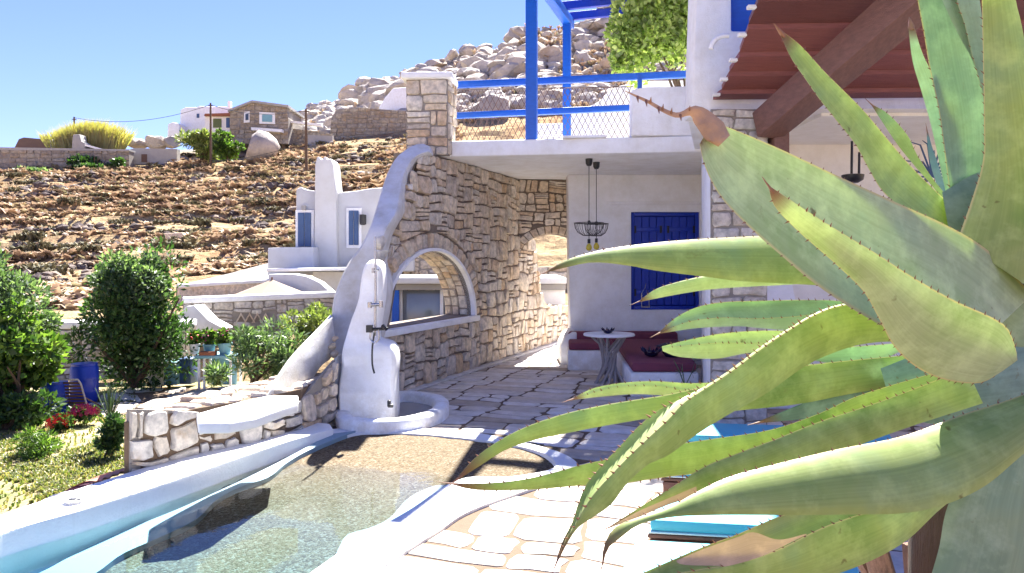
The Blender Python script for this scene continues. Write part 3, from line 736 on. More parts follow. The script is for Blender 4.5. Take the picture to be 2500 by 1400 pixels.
for i in range(nv):
    a0, a1 = math.pi * (i + .06) / nv, math.pi * (i + .94) / nv; s1 = RS - rnd.uniform(.02, .07)
    pl = []
    for a, s in ((a0, 1.045), (a1, 1.045), (a1, (1.045 + s1) / 2), (a1, s1), ((a0 + a1) / 2, s1 + .02), (a0, s1), (a0, (1.045 + s1) / 2)):
        pl.append((uC + rx * s * math.cos(a), zs + rz_ * s * math.sin(a)))
    polys.append(pl)
lay(polys, w1.pt, stone_wall, M['lime'], 'stone', (.022, .055), limit=298, smat=M['lime_island'])
# trim round the opening and reveal stones
A = ell(1.0); B = ell(1.045); fr_ = A + B[::-1]
mb = MB(); w1.prism(mb, fr_, .07, -.06); mb.build('arch_trim', M['white'], stone_wall, fixn=True, smooth=True)
mb = MB(); w1.prism(mb, [(uL - .22, zs - .085), (uR + .12, zs - .085), (uR + .12, zs - .005), (uL - .22, zs - .005)], .10, -.46); mb.build('sill', M['white'], stone_wall, bevel=.012)
rv_ = MB()
for ring in range(3):
    k = rnd.choice((17, 21, 25)); jj = [math.pi * (i + (rnd.uniform(-.3, .3) if 0 < i < k else 0)) / k for i in range(k + 1)]
    for i in range(k):
        a0, a1 = jj[i] + .006, jj[i + 1] - .006; w0_ = -.07 - ring * .12; w1_ = w0_ - .11
        w0_ += rnd.uniform(-.02, .02); h = rnd.uniform(.004, .03)
        q = []
        for s, (aa0, aa1, ww0, ww1) in ((1.0, (a0, a1, w0_, w1_)), (1 - h / rx, (a0 + .012, a1 - .012, w0_ - .012, w1_ + .012))):
            for a, ww in ((aa0, ww0), (aa1, ww0), (aa1, ww1), (aa0, ww1)): q.append(w1.pt(uC + rx * s * math.cos(a), zs + rz_ * s * math.sin(a), ww))
        rv_.add(q, [(0, 1, 5, 4), (1, 2, 6, 5), (2, 3, 7, 6), (3, 0, 4, 7), (4, 5, 6, 7)])
rv_.build('reveal_stones', M['lime_island'], stone_wall, kind='stuff', fixn=False)
# plinth strip along the foot
mb = MB(); w1.prism(mb, [(1.2, 0.004), (uE, 0.004), (uE, .05), (1.2, .03)], .13, 0.0); mb.build('plinth', M['old_white'], stone_wall, bevel=.012)

# cross wall with the passage arch
c0 = w1.pt(uCor, 0, 0); 
w2 = Wall((c0.x, c0.y), (c0.x + 1.7, c0.y + .12))
ap = w2.uv(1318, 572); sp = ap[1] - .42
u0a, u1a = 0.02, w2.uv(1400, 600)[0] + .18
ac = (u0a + u1a) / 2; ar = (u1a - u0a) / 2
hole = [(u0a, 0.0)] + [(ac - ar * math.cos(math.pi * i / 20), sp + .42 * math.sin(math.pi * i / 20)) for i in range(21)] + [(u1a, 0.0)]
outer2 = [(0, SOF), (1.7, SOF), (1.7, 0), (u1a, 0)] + hole[::-1][1:-1] + [(u0a, 0), (0, 0)]
passage = thing('passage_wall', 'rubble stone cross wall with the small round headed passage arch under the roof slab', 'stone wall', tuple(c0))
mb = MB(); w2.prism(mb, outer2, 0, -.24); mb.build('wall_core', M['mortar'], passage, fixn=True)
cs = []; cells(0.0, 0.0, 1.1, SOF, .30, .17, cs, 'rubble'); polys = []
def inh(u, v, g=0): 
    return (v < sp and u0a - g < u < u1a + g) or (v >= sp and ((u - ac) / (ar + g)) ** 2 + ((v - sp) / (.42 + g)) ** 2 < 1)
for c_ in cs:
    mu, mv = (c_[0] + c_[2]) / 2, (c_[1] + c_[3]) / 2
    if inh(mu, mv, .16): continue
    p = cellpoly(c_, .010, .05, 1.0); q = []
    for u, v in p:
        if v >= sp:
            k = math.sqrt(((u - ac) / (ar + .15)) ** 2 + ((v - sp) / .57) ** 2)
            if k < 1: u, v = ac + (u - ac) / max(k, .3), sp + (v - sp) / max(k, .3)
        q.append((min(max(u, 0.005), 1.09), min(v, SOF - .01)))
    polys.append(q)
for i in range(16):
    a0, a1 = math.pi * (i + .06) / 16, math.pi * (i + .94) / 16
    polys.append([(ac + (ar + g) * math.cos(a), sp + (.42 + g) * math.sin(a)) for a, g in ((a0, .01), (a1, .01), (a1, .07), (a1, .14), (a0, .14), (a0, .07))])
lay(polys, w2.pt, passage, M['lime'], 'stone', (.02, .045), limit=150, smat=M['lime_island'])

# ================================================================ ROOF SLAB AND HOUSE
def X(px, d): return XD(px, d)
FS = 9.85       # slab front
slab = thing('roof_slab', 'thick white roof terrace slab carried between the stone wall and the house', 'roof terrace', (0, FS, SOF))
fl = (X(1048, 10.0), 10.0); fr2 = (X(1742, 9.5), 9.5)
bl = (c0.x - .15, c0.y + .5); br = (X(1742, 9.5) + 1.6, 13.2)
so = [fl, fr2, br, (3.3, 13.3), bl, (w1.pt(2.3, 0, -.3).x, w1.pt(2.3, 0, -.3).y)]
mb = MB(); mb.prism(so, lambda u, v, w: (u, v, w), SOF, 3.235); mb.build('slab', M['white'], slab, bevel=.03, fixn=True)
mb = MB(); a = Vector(P(1340, 331, 9.7)); mb.beam((X(1375, 9.72), 9.76, 3.245), (X(1480, 9.68), 9.70, 3.245), .14, .03); mb.build('sill', M['white'], slab)
# house body: back wall with window recess, side wall and tower
house = thing('white_house', 'white plastered house with a blue shuttered window and an upper tower', 'house', (1.8, 11, 0))
HB = 12.0
def bw(px, d=HB): return X(px, d)
bx0 = bw(1387); wx0, wx1 = bw(1541), bw(1709); wz0, wz1 = ZD(757, HB), ZD(518, HB)
# back wall as prism in the XZ plane, hole for the recessed window, thick for the recess
def xz(y0, sgn=1): return lambda u, v, w: (u, y0 + w, v)
zc = SOF
rec0, rec1, rz0, rz1 = bw(1480), bw(1716), ZD(772, HB), ZD(500, HB)
mb = MB(); mb.prism([(bx0 + .05, 0), (bx0 + .02, 1.2), (bx0, zc), (4.6, zc), (4.6, 0)], xz(HB), 0, .45, [[(wx0, wz0), (wx1, wz0), (wx1, wz1), (wx0, wz1)]])
mb.build('back_wall', M['white'], house, fixn=True, bevel=.012)
mb = MB(); mb.prism([(bx0 - .16, 0), (bx0 - .15, .30), (bx0 - .08, .44), (bx0 + .03, .50), (bx0 + .10, .5), (bx0 + .10, 0)], xz(HB), -.5, .3); mb.build('skirting', M['white'], house, bevel=.05, seg=3, fixn=True)
# soft recess frame round the window: a slightly proud plaster band above and left
mb = MB(); mb.prism([(rec0, rz1 + .05), (rec1 + .1, rz1 + .05), (rec1 + .1, rz1), (rec0, rz1)], xz(HB), -.03, .0); mb.build('lintel_band', M['white'], house, bevel=.012)
# window: frame, shutters with boards, hinges
win = thing('x', '', '', (0, 0, 0)); bpy.data.objects.remove(win)
mb = MB(); cxw = (wx0 + wx1) / 2; ww_ = wx1 - wx0; hh = wz1 - wz0
for s in (0, 1):
    mb.box((wx0 + .03 if s == 0 else wx1 - .03, HB + .10, (wz0 + wz1) / 2), (.06, .07, hh))
    mb.box((cxw, HB + .10, wz0 + .03 if s == 0 else wz1 - .03), (ww_ - .13, .07, .06))
mb.box((cxw, HB + .17, (wz0 + wz1) / 2), (ww_ + .02, .03, hh + .02)); fr3 = mb.build('window', M['blue'], house, bevel=.004)
nb = 8
for k in range(nb):
    bwid = (ww_ - .13) / nb; mb = MB(); mb.box((wx0 + .065 + bwid * (k + .5), HB + .125, (wz0 + wz1) / 2), (bwid - .007, .035, hh - .14)); mb.build('shutter_board', M['blue'], fr3, bevel=.005, seg=1)
for zz in (wz0 + .28, wz1 - .28):
    for s in (-1, 1):
        mb = MB(); mb.box((cxw + s * (ww_ / 4 - .01), HB + .10, zz), (ww_ / 2 - .11, .02, .07)); mb.build('shutter_batten', M['blue'], fr3, bevel=.004)
    for xx in (cxw - ww_ * .43, cxw - .06, cxw + .06, cxw + ww_ * .43):
        mb = MB(); mb.box((xx, HB + .085, zz), (.035, .012, .12)); mb.build('hinge', M['black'], fr3)
mb = MB(); mb.tube([(wx0 + .17 + .12 * math.sin(a) * 0, HB - .01, wz0 + .05 + z) for a, z in ((0, 0), (0, .22))], .008); mb.tube([(wx0 + .29, HB - .01, wz0 + .05), (wx0 + .29, HB - .01, wz0 + .27), (wx0 + .22, HB - .01, wz0 + .36), (wx0 + .17, HB - .01, wz0 + .27)], .008); mb.tube([(wx0 + .22, HB - .01, wz0 + .36), (wx0 + .24, HB - .01, wz0 + .43)], .006); mb.box((wx0 + .23, HB - .01, wz0 + .05), (.14, .02, .02)); 
solid('candle_lantern', mb, M['chrome'], 'small open metal candle lantern standing on the blue window sill', 'lantern')
mb = MB(); q = P(1508, 718, HB - .01); mb.box(q, (.07, .02, .11)); solid('light_switch', mb, M['white'], 'small white switch on the plaster left of the blue window', 'switch', bevel=.006)
# side wall that runs towards the camera, seen edge on
TW = [(X(1735, 7.0), 7.0), (X(1722, 7.6), 7.6), (X(1713, 9.4), 9.4), (X(1712, HB + .1), HB + .1), (X(1712, HB + .1) + .6, HB + .1), (X(1872, 7.6), 7.6), (X(1872, 7.0), 7.0)]
mb = MB(); mb.prism(TW, lambda u, v, w: (u, v, w), 0, 3.05); mb.build('side_wall', M['white'], house, fixn=True, bevel=.03)
# upper tower
T0 = ZD(335, 7.2)
def tow(u, v, w):      # slight batter inward with height
    k = (w - 2.8) * .035 if w > 2.8 else 0
    return (u + k * .4, v + k * .2, w)
mb = MB()
tf_ = [(X(1690, 7.3), 7.3), (X(1702, 9.6), 9.6), (X(1702, 9.6) + 3.5, 10.4), (X(1742, 7.3) + 5.2, 7.0), (X(1742, 7.3) + 5.2, 7.3)]
zt0, zt1 = 3.056, 7.2
wxa, wxb = X(1786, 7.3), X(1786, 7.3) + .95; wza, wzb = ZD(76, 7.3), ZD(76, 7.3) + 1.3
fx1 = X(1742, 7.3) + 5.2
mb.prism([(X(1690, 7.3), zt0), (fx1, zt0), (fx1, zt1), (X(1722, 7.3), zt1)], xz(7.3), 0, .35, [[(wxa, wza), (wxb, wza), (wxb, wzb), (wxa, wzb)]])
mb.build('tower_front', M['white'], house, fixn=True, bevel=.02)
mb = MB(); mb.prism([(X(1690, 7.3) + .05, 7.66), (X(1702, 9.6), 9.7), (fx1, 10.4), (fx1, 7.66)], lambda u, v, w: (u + max(0, w - 3.4) * .03, v, w), zt0, zt1 - .02); mb.build('tower_body', M['white'], house, fixn=True)
mb = MB(); mb.box(((wxa + wxb) / 2, 7.3 + .22, (wza + wzb) / 2), (wxb - wxa, .08, wzb - wza)); o = mb.build('window', M['bright_blue'], house, bevel=.004, label='small bright blue upper window in the tower')
mb = MB(); mb.box((wxa + .30, 7.50, wza + .35), (.5, .03, .55)); mb.build('shutter', M['bright_blue'], o, bevel=.004)
# parapet block between rail and tower
mb = MB(); d_ = 9.62
mb.prism([(X(1541, d_), 3.24), (X(1700, 9.5), 3.24), (X(1700, 9.5), ZD(212, d_)), (X(1560, d_), ZD(216, d_)), (X(1541, d_), ZD(222, d_))], xz(d_ - .05), 0, .22); mb.build('parapet', M['white'], house, fixn=True, bevel=.025, seg=3)
# ---- stone faced pier under the eave
pf = 6.98
pier = thing('stone_pier', 'pale rubble stone pier between the blue window and the covered porch', 'stone pier', (X(1800, pf), pf, 0))
pw = Wall((X(1735, pf), pf), (X(1872, pf), pf - .0))
PZ = ZD(268, pf)
mb = MB(); pw.prism(mb, [(0, 0), (pw.L, 0), (pw.L, PZ), (0, PZ)], .012, -.012); mb.build('wall_core', M['pale_mortar'], pier, fixn=True)
cs = []; cells(0, 0, pw.L, PZ, .26, .13, cs, 'paving'); polys = [clampin(cellpoly(c_, .008, .03, .9), [(0, 0), (pw.L, 0), (pw.L, PZ), (0, PZ)]) for c_ in cs]
lay(polys, lambda u, v, w: pw.pt(u, v, w + .012), pier, M['grey_stone'], 'stone', (.012, .03), limit=200)
# cream lintel under the eave planks and the porch back
porch = thing('porch', 'shaded porch with cream walls under the dark plank eave', 'porch', (4, 9, 0))
mb = MB(); mb.prism([(X(1742, 7.1), PZ + .002), (X(1742, 7.1) + 4.5, PZ + .002), (X(1742, 7.1) + 4.5, 3.05), (X(1742, 7.1), 3.05)], xz(6.97), 0, .3); mb.build('lintel', M['cream'], porch, fixn=True)
mb = MB(); mb.prism([(X(1873, 7.62), 0), (8.5, 0), (8.5, 3.05), (X(1873, 7.62), 3.05)], xz(8.9), 0, .25); mb.build('back_wall', M['cream'], porch, fixn=True)
mb = MB(); mb.box((5.6, 8.1, 3.06 - .02), (5.2, 1.9, .05)); mb.build('ceiling', M['cream'], porch)
mb = MB(); q0 = P(1866, 690, 8.0); mb.prism([(X(1868, 8.0), 0), (X(1868, 8.0) + .6, 0), (X(1945, 8.0), ZD(742, 8)), (X(1935, 8), ZD(690, 8)), (X(1868, 8.0), ZD(690, 8))], xz(8.0), 0, .3); mb.build('pilaster', M['white'], porch, fixn=True, bevel=.02)
# stepped plank eave (each plank laps over the next)
eave = thing('plank_eave', 'broad eave of red brown planks above the porch', 'eave', (3, 6, 3.2))
EZ = ZD(246, 7.25)
ly = [247, 222, 178, 130, 62, -6, -110, -240]; lx = [1741, 1762, 1781, 1806, 1828, 1852, 1890, 1945]
for k in range(7):
    def ed(y): return (EZ + .35 * 7.25 - EYE) / ((HY - y) / F + .35)
    d0, d1 = ed(ly[k]), ed(ly[k + 1]); e0, e1 = EZ + .35 * (7.25 - d0), EZ + .35 * (7.25 - d1)
    x0_, x1_ = X(lx[k], d0), X(lx[k + 1], d1); sl = -.045
    mb = MB(); L = 6.0
    a = [(x0_, d0, e0 + .012), (x0_ + L, d0 + L * sl, e0 + .012), (x1_ + L, d1 + L * sl + .012, e1 - .028), (x1_, d1 + .012, e1 - .028)]
    mb.add(a + [(p[0], p[1], p[2] + .045) for p in a], [(3, 2, 1, 0), (4, 5, 6, 7), (0, 1, 5, 4), (1, 2, 6, 5), (2, 3, 7, 6), (3, 0, 4, 7)])
    mb.build('plank', M['wood'], eave)
    mb = MB(); mb.box(((x0_ * .25 + x1_ * .75) - .03, d0 * .3 + d1 * .7, e0 * .3 + e1 * .7 - .01), (.07, .05, .03)); mb.build('clip', M['white'], eave, bevel=.004, seg=1)
    if k in (2, 4):
        mb = MB(); cc = Vector((x1_ - .10, d1 + .05, e1 + .05)); mb.tube([cc + Vector((.14 * math.cos(a) * -1, 0, .12 * math.sin(a))) for a in np.linspace(0, 1.7, 9)], .022, 8); mb.build('gutter_hook', M['white'], eave, smooth=True)
# diagonal beam and its block
mb = MB(); mb.beam(P(1872, 308, 6.95), P(2330, -85, 4.95), .27, .26); tag(mb.build('roof_beam', M['beam_wood'], bevel=.012), 'thick brown timber beam rising from the stone pier across the plank eave', 'beam')
mb = MB(); mb.box(P(1900, 350, 7.0), (.14, .2, .30)); tag(mb.build('wooden_block', M['beam_wood'], bevel=.006), 'dark wooden bearing block under the foot of the roof beam', 'block')
mb = MB(); mb.beam(P(2140, 140, 6.1), P(2232, 70, 5.6), .01, .01); tag(mb.build('tie_wire', M['chrome']), 'thin wire strung from the roof beam under the planks', 'wire')

# ================================================================ WHITE BUTTRESS, FOUNTAIN, LOW WALL
but = thing('buttress', 'weathered white plaster buttress sweeping down the end of the stone wall', 'buttress', (-2, 8.2, 0))
def pxf(poly, d, mb, depth, tw=None):
    pts = [(XD(x, d), ZD(y, d)) for x, y in poly]
    mb.prism(pts, xz(d), 0, depth)
bp_ = [(1000, 358), (1022, 350), (1046, 354), (1050, 374), (1030, 380), (1008, 396), (990, 430), (980, 480), (972, 520), (950, 556), (938, 590), (930, 640), (945, 700), (930, 800), (900, 900), (880, 1000), (822, 1010), (812, 860), (808, 800), (810, 740), (828, 685), (850, 640), (880, 600), (905, 545), (925, 480), (945, 420), (970, 380)]
bs_ = [tuple(p) for p in cat(bp_ + [bp_[0]], 90)][:-1]
vs_ = []; fs = []; n = len(bs_)
def bd(y): return float(np.interp(y, [350, 560, 1010], [9.55, 8.25, 7.75]))
for k, (off, ins) in enumerate(((.42, 1), (.05, 1), (0.0, .0))):
    for i, (x, y) in enumerate(bs_):
        d = bd(y)
        if k == 2:
            a_, b_ = bs_[(i - 1) % n], bs_[(i + 1) % n]; tx, ty = b_[0] - a_[0], b_[1] - a_[1]; l = math.hypot(tx, ty) + 1e-6
            x, y = x - ty / l * 5.5, y + tx / l * 5.5
        q = P(x, y, d); vs_.append((q.x, q.y + off, q.z))
tri = geometry.tessellate_polygon([[Vector((x, y, 0)) for x, y in bs_]])
mb = MB(); 
for r_ in range(2):
    for i in range(n):
        j = (i + 1) % n; fs.append((r_ * n + i, r_ * n + j, (r_ + 1) * n + j, (r_ + 1) * n + i))
for t_ in tri: fs.append(tuple(2 * n + i for i in t_)); fs.append(tuple(reversed(t_)))
mb.add(vs_, fs); mb.build('plaster_cap', M['old_white'], but, smooth=True, fixn=True)
mb = MB(); pf_ = [(812, 775), (770, 820), (735, 856), (705, 890), (678, 930), (648, 985), (728, 988), (758, 935), (785, 893), (812, 870), (816, 820)]
pts = [tuple(p) for p in cat(pf_ + [pf_[0]], 40)][:-1]; n = len(pts); tri = geometry.tessellate_polygon([[Vector((x, y, 0)) for x, y in pts]])
def fd(x): return float(np.interp(x, [655, 812], [6.35, 7.7]))
vs_ = [P(x, y, fd(x)) for x, y in pts] + [P(x, y, fd(x)) + Vector((-.12, .4, 0)) for x, y in pts]
mb.add(vs_, [tuple(t_) for t_ in tri] + [tuple(i + n for i in reversed(t_)) for t_ in tri] + [(i, (i + 1) % n, n + (i + 1) % n, n + i) for i in range(n)])
mb.build('plaster_flank', M['old_white'], but, fixn=True, bevel=.02)
# stones at the buttress shoulder
mb = MB(); rock(mb, P(930, 590, 8.0), (.08, .08, .10), ICO2, ICO2F, .08); mb.build('stone', M['grey_stone'], but, smooth=True)
mb = MB(); rock(mb, P(932, 625, 7.95), (.11, .1, .12), ICO2, ICO2F, .08); mb.build('stone', M['grey_stone'], but, smooth=True)
for (x, y, s) in ((815, 865, .05), (812, 845, .045), (818, 828, .04)):
    mb = MB(); rock(mb, P(x, y, 7.6), (s * 1.3, s, s * .8), ICO2, ICO2F, .1); mb.build('stone', M['lime'], but, smooth=True)

fo = thing('outdoor_shower', 'white plastered outdoor shower with a curved back and round basin', 'outdoor shower', tuple(G(900, 1040)))
fp = [(822, 1040), (826, 1000), (824, 960), (832, 900), (833, 860), (843, 820), (855, 780), (868, 745), (874, 720), (877, 690), (884, 655), (896, 638), (912, 634), (926, 645), (931, 670), (930, 720), (922, 780), (916, 826), (925, 834), (948, 840), (962, 856), (966, 890), (963, 930), (966, 1000), (964, 1030)]
fd_ = 7.35
pts = [(XD(x, fd_), ZD(y, fd_)) for x, y in [tuple(p) for p in cat(fp, 80)]]
vs_ = []; fs = []; n = len(pts); ccx = sum(p[0] for p in pts) / n
for k, (yy, ins) in enumerate(((.34, 0), (.10, 0), (.03, .010), (.0, .035))):
    for i, (x, z) in enumerate(pts):
        if ins and 0 < i < n - 1:
            a_, b_ = pts[max(i - 1, 0)], pts[min(i + 1, n - 1)]; tx, tz = b_[0] - a_[0], b_[1] - a_[1]; l = math.hypot(tx, tz) + 1e-6; x, z = x + tz / l * ins, z - tx / l * ins
        vs_.append((x, fd_ + yy - max(0, 1.3 - z) * .05, max(z, 0)))
for r_ in range(3):
    for i in range(n):
        j = (i + 1) % n; fs.append((r_ * n + i, r_ * n + j, (r_ + 1) * n + j, (r_ + 1) * n + i))
tri = geometry.tessellate_polygon([[Vector((x, z, 0)) for x, z in pts]])
for t_ in tri: fs.append(tuple(3 * n + i for i in t_))
mb = MB(); mb.add(vs_, fs); mb.build('back_panel', M['white'], fo, smooth=True, fixn=True)
# basin rim: swept ring
cq = [(835, 1012), (850, 1030), (900, 1037), (980, 1034), (1050, 1018), (1078, 998), (1070, 980), (1030, 971), (985, 968), (958, 972)]
rp = [G(x, y - 8, .11) for x, y in cq]; rp = [Vector((p.x, p.y, .06)) for p in rp]; rp = [Vector(p) for p in cat(rp, 44)]
vs_ = []; fs = []
sec = [(-.075, -.07), (-.075, .045), (-.05, .068), (0, .075), (.05, .068), (.075, .045), (.075, -.07)]
for i, p in enumerate(rp):
    t_ = (rp[min(i + 1, 43)] - rp[max(i - 1, 0)]).normalized(); sd_ = Vector((t_.y, -t_.x, 0))
    for a_, b_ in sec: vs_.append(p + sd_ * a_ + Vector((0, 0, b_)))
m_ = len(sec)
for i in range(43):
    for k in range(m_ - 1): fs.append((i * m_ + k, i * m_ + k + 1, (i + 1) * m_ + k + 1, (i + 1) * m_ + k))
fs.append(tuple(range(m_))); fs.append(tuple(43 * m_ + k for k in reversed(range(m_))))
mb = MB(); mb.add(vs_, fs); mb.build('basin_rim', M['white'], fo, smooth=True)
mb = MB(); mb.prism([(p.x, p.y) for p in rp], lambda u, v, w: (u, v, w), .004, .022); mb.build('basin_floor', M['concrete'], fo)
mb = MB(); q = P(950, 985, 7.2); mb.box(q + Vector((0, 0, -.0)), (.03, .05, .06)); mb.box(q + Vector((.02, -.03, -.02)), (.05, .03, .03)); mb.build('foot_tap', M['black'], fo, bevel=.004)
mb = MB(); q = G(845, 1032); mb.lathe((q.x, q.y - .02, 0.01), [(0.04, 0), (.045, .03), (.03, .05), (0, .05)], 12); mb.build('drain', M['black'], fo)
# side white rib beside the panel
mb = MB(); mb.prism([(XD(810, 7.5), 0), (XD(827, 7.5), 0), (XD(827, 7.5), ZD(868, 7.5)), (XD(813, 7.5), ZD(880, 7.5))], xz(7.45), 0, .3); mb.build('side_rib', M['old_white'], fo, bevel=.015, fixn=True)
# shower pipe and fittings
sd2 = 7.27
mb = MB(); mb.tube([P(916, 578, sd2), P(917, 700, sd2), P(916, 820, sd2)], .011, 8); mb.build('riser_pipe', M['chrome'], fo, smooth=True)
mb = MB(); mb.tube([P(904, 745, sd2 - .03), P(930, 743, sd2 - .03)], .018, 8); mb.tube([P(903, 738, sd2 - .03), P(903, 752, sd2 - .03)], .022, 8); mb.tube([P(930, 735, sd2 - .03), P(930, 751, sd2 - .03)], .022, 8); mb.build('mixer_valve', M['chrome'], fo, smooth=True)
mb = MB(); mb.tube([P(908, 660, sd2), P(925, 660, sd2)], .010, 6); mb.tube([P(911, 655, sd2), P(911, 667, sd2)], .014, 6); mb.build('pipe_bracket', M['chrome'], fo)
mb = MB(); mb.tube([P(897, 805, sd2 - .03), P(938, 803, sd2 - .03)], .016, 8); mb.box(P(902, 803, sd2 - .04), (.06, .05, .07)); mb.tube([P(934, 796, sd2 - .05), P(944, 804, sd2 - .08)], .02, 8); mb.build('lower_valve', M['black'], fo)
mb = MB(); mb.tube([P(*p, sd2 - .05) for p in [tuple(q) for q in cat([(905, 810), (904, 828), (915, 837), (925, 828), (924, 806)], 14)]], .008, 6); mb.build('hose_loop', M['chrome'], fo)
mb = MB(); mb.tube([P(*p, sd2 - .04) for p in [tuple(q) for q in cat([(914, 812), (909, 850), (909, 890), (914, 912)], 10)]], .009, 6); mb.build('hanging_hose', M['black'], fo)

# low stone wall with white bench seat
lw = thing('low_stone_wall', 'low stone wall with a gravel top and a white bench seat beside the pool', 'low wall', tuple(G(500, 1100)))
pA = G(315, 1152, .03); pA = Vector((XD(315, 5.35), 5.35)); pB = Vector((XD(482, 5.85), 5.85)); pC = Vector((XD(640, 6.30), 6.30)); pD = Vector((XD(735, 6.72), 6.72)); pE = Vector((XD(818, 7.30), 7.30))
segs = [(pA, pB, ZD(1000, 5.35) , ZD(1003, 5.85)), (pB, pC, ZD(1036, 5.85), ZD(1022, 6.3)), (pC, pD, ZD(1022, 6.3), ZD(975, 6.72)), (pD, pE, ZD(975, 6.72), ZD(880, 7.30))]
core = []
for (a, b_, z0_, z1_) in segs:
    W = Wall(a, b_); ol = [(0, -.55), (W.L, -.55), (W.L, z1_), (0, z0_)]
    mb = MB(); W.prism(mb, ol, 0, -.03); mb.build('wall_core', M['pale_mortar'], lw, fixn=True)
    cs = []; cells(0, -.25, W.L, max(z0_, z1_), .27, .19, cs, 'rubble' if True else 'paving')
    polys = []
    for c_ in cs:
        if not inpoly((c_[0] + c_[2]) / 2, (c_[1] + c_[3]) / 2, ol): continue
        polys.append(clampin(cellpoly(c_, .012, .05, 1.0), ol))
    lay(polys, W.pt, lw, M['grey_stone'] if a is not pD else M['lime'], 'stone', (.02, .045), limit=80, smat=M['lime_island'])
zt = .40
top_ = [(pA.x - .02, pA.y - .03), (pB.x, pB.y - .02), (pC.x, pC.y), (pD.x, pD.y), (XD(820, 7.6), 7.6), (XD(690, 7.5), 7.5), (XD(560, 6.75), 6.75), (XD(430, 6.1), 6.1), (XD(318, 5.7), 5.7)]
mb = MB(); mb.prism(top_, lambda u, v, w: (u, v, w), -.5, ZD(1003, 5.6) - .03); mb.build('gravel_fill', M['paving_joint'], lw, fixn=True)
cs = []; xs_ = [p[0] for p in top_]; ys_ = [p[1] for p in top_]; cells(min(xs_), min(ys_), max(xs_), max(ys_), .22, .14, cs, 'paving'); zt2 = ZD(1003, 5.6) - .03
polys = [clampin(cellpoly(c_, .010, .05, 1.0), top_) for c_ in cs if inpoly((c_[0] + c_[2]) / 2, (c_[1] + c_[3]) / 2, top_)]
lay(polys, lambda u, v, w: (u, v, zt2 + w), lw, M['lime'], 'top_stone', (.01, .035), limit=120, smat=M['lime_island'])
bt = [(480, 1010), (484, 1035), (560, 1034), (625, 1022), (690, 998), (728, 985), (728, 966), (655, 966), (590, 980), (530, 996)]
bz = zt2 + .075; bq = [G(x, y, bz) for x, y in bt]
mb = MB(); mb.prism([(p.x, p.y) for p in bq], lambda u, v, w: (u, v, w), bz - .07, bz); mb.build('bench_seat', M['coping'], lw, bevel=.012, seg=3, fixn=True)
# ================================================================ UPPER TERRACE
pl = thing('stone_pillar', 'rubble stone pillar with a white cap at the left end of the roof terrace', 'pillar', (X(1045, 10), 10, 3.0))
pz0, pz1 = ZD(350, 9.9), ZD(196, 9.9)
Wp = Wall((X(992, 9.9), 9.9), (X(1093, 9.85), 9.85)); Wq = Wall((X(1093, 9.85), 9.85), (X(1112, 10.3), 10.3))
mb = MB(); mb.prism([(X(992, 9.9), 9.9), (X(1093, 9.85), 9.85), (X(1112, 10.3), 10.3), (X(1012, 10.35), 10.35)], lambda u, v, w: (u, v, w), 3.03, pz1); mb.build('wall_core', M['pale_mortar'], pl, fixn=True)
for W in (Wp, Wq):
    cs = []; cells(0, 3.04, W.L, pz1, .24, .17, cs, 'rubble'); rr = [(0, 3.03), (W.L, 3.03), (W.L, pz1), (0, pz1)]
    lay([clampin(cellpoly(c_, .008, .03, .9), rr) for c_ in cs], W.pt, pl, M['lime'], 'stone', (.012, .035), limit=60)
mb = MB(); mb.box((X(1050, 10.1), 10.1, pz1 + .045), (.70, .62, .09), -.05); mb.build('cap', M['white'], pl, bevel=.03, seg=3)
rail = thing('blue_railing', 'bright blue two bar wooden railing along the roof terrace edge', 'railing', (X(1400, 9.7), 9.7, 3.24))
mb = MB(); mb.beam(P(1090, 209, 10.7), P(1698, 181, 10.3), .07, .095); mb.build('top_rail', M['bright_blue'], rail, bevel=.008)
mb = MB(); mb.beam(P(1090, 284, 10.7), P(1538, 264, 10.4), .07, .085); mb.build('lower_rail', M['bright_blue'], rail, bevel=.008)
mb = MB(); mb.beam(P(1562, 226, 9.6), P(1562, 182, 9.6), .05, .05, Vector((0, 1, 0))); mb.build('baluster', M['bright_blue'], rail)
pg = thing('blue_pergola', 'blue painted timber pergola standing on the roof terrace', 'pergola', (X(1298, 9.8), 9.8, 3.24))
PZt = 5.47
for (x, d, w_) in ((1298, 9.95, .15), (1384, 12.0, .13)):
    mb = MB(); mb.box((X(x, d), d, (3.24 + PZt) / 2), (w_, w_, PZt - 3.24), -.15); mb.build('post', M['bright_blue'], pg, bevel=.01)
a17 = Vector((math.sin(R(17)), math.cos(R(17)), 0)); b17 = Vector((math.cos(R(17)), -math.sin(R(17)), 0))
base_ = Vector((X(1298, 9.95), 9.95, PZt))
mb = MB(); mb.beam(base_ - a17 * .9 + Vector((0, 0, .07)), base_ + a17 * 2.4 + Vector((0, 0, .07)), .14, .15); mb.build('long_beam', M['bright_blue'], pg, bevel=.008)
mb = MB(); q = base_ + b17 * 3.0; mb.beam(q - a17 * .9 + Vector((0, 0, .07)), q + a17 * 2.4 + Vector((0, 0, .07)), .14, .15); mb.build('long_beam', M['bright_blue'], pg, bevel=.008)
for k in range(4):
    q = base_ + a17 * (.85 + k * .52) + Vector((0, 0, .21)); mb = MB(); mb.beam(q - b17 * .05, q + b17 * 3.5, .07, .13); mb.build('rafter', M['blue'], pg, bevel=.005, seg=1)
for k in range(29):
    q = base_ + b17 * (.50 + k * .12) + Vector((0, 0, .30)); mb = MB(); mb.beam(q + a17 * .75, q + a17 * 2.6, .112, .02); mb.build('slat', M['grey_wood'], pg)
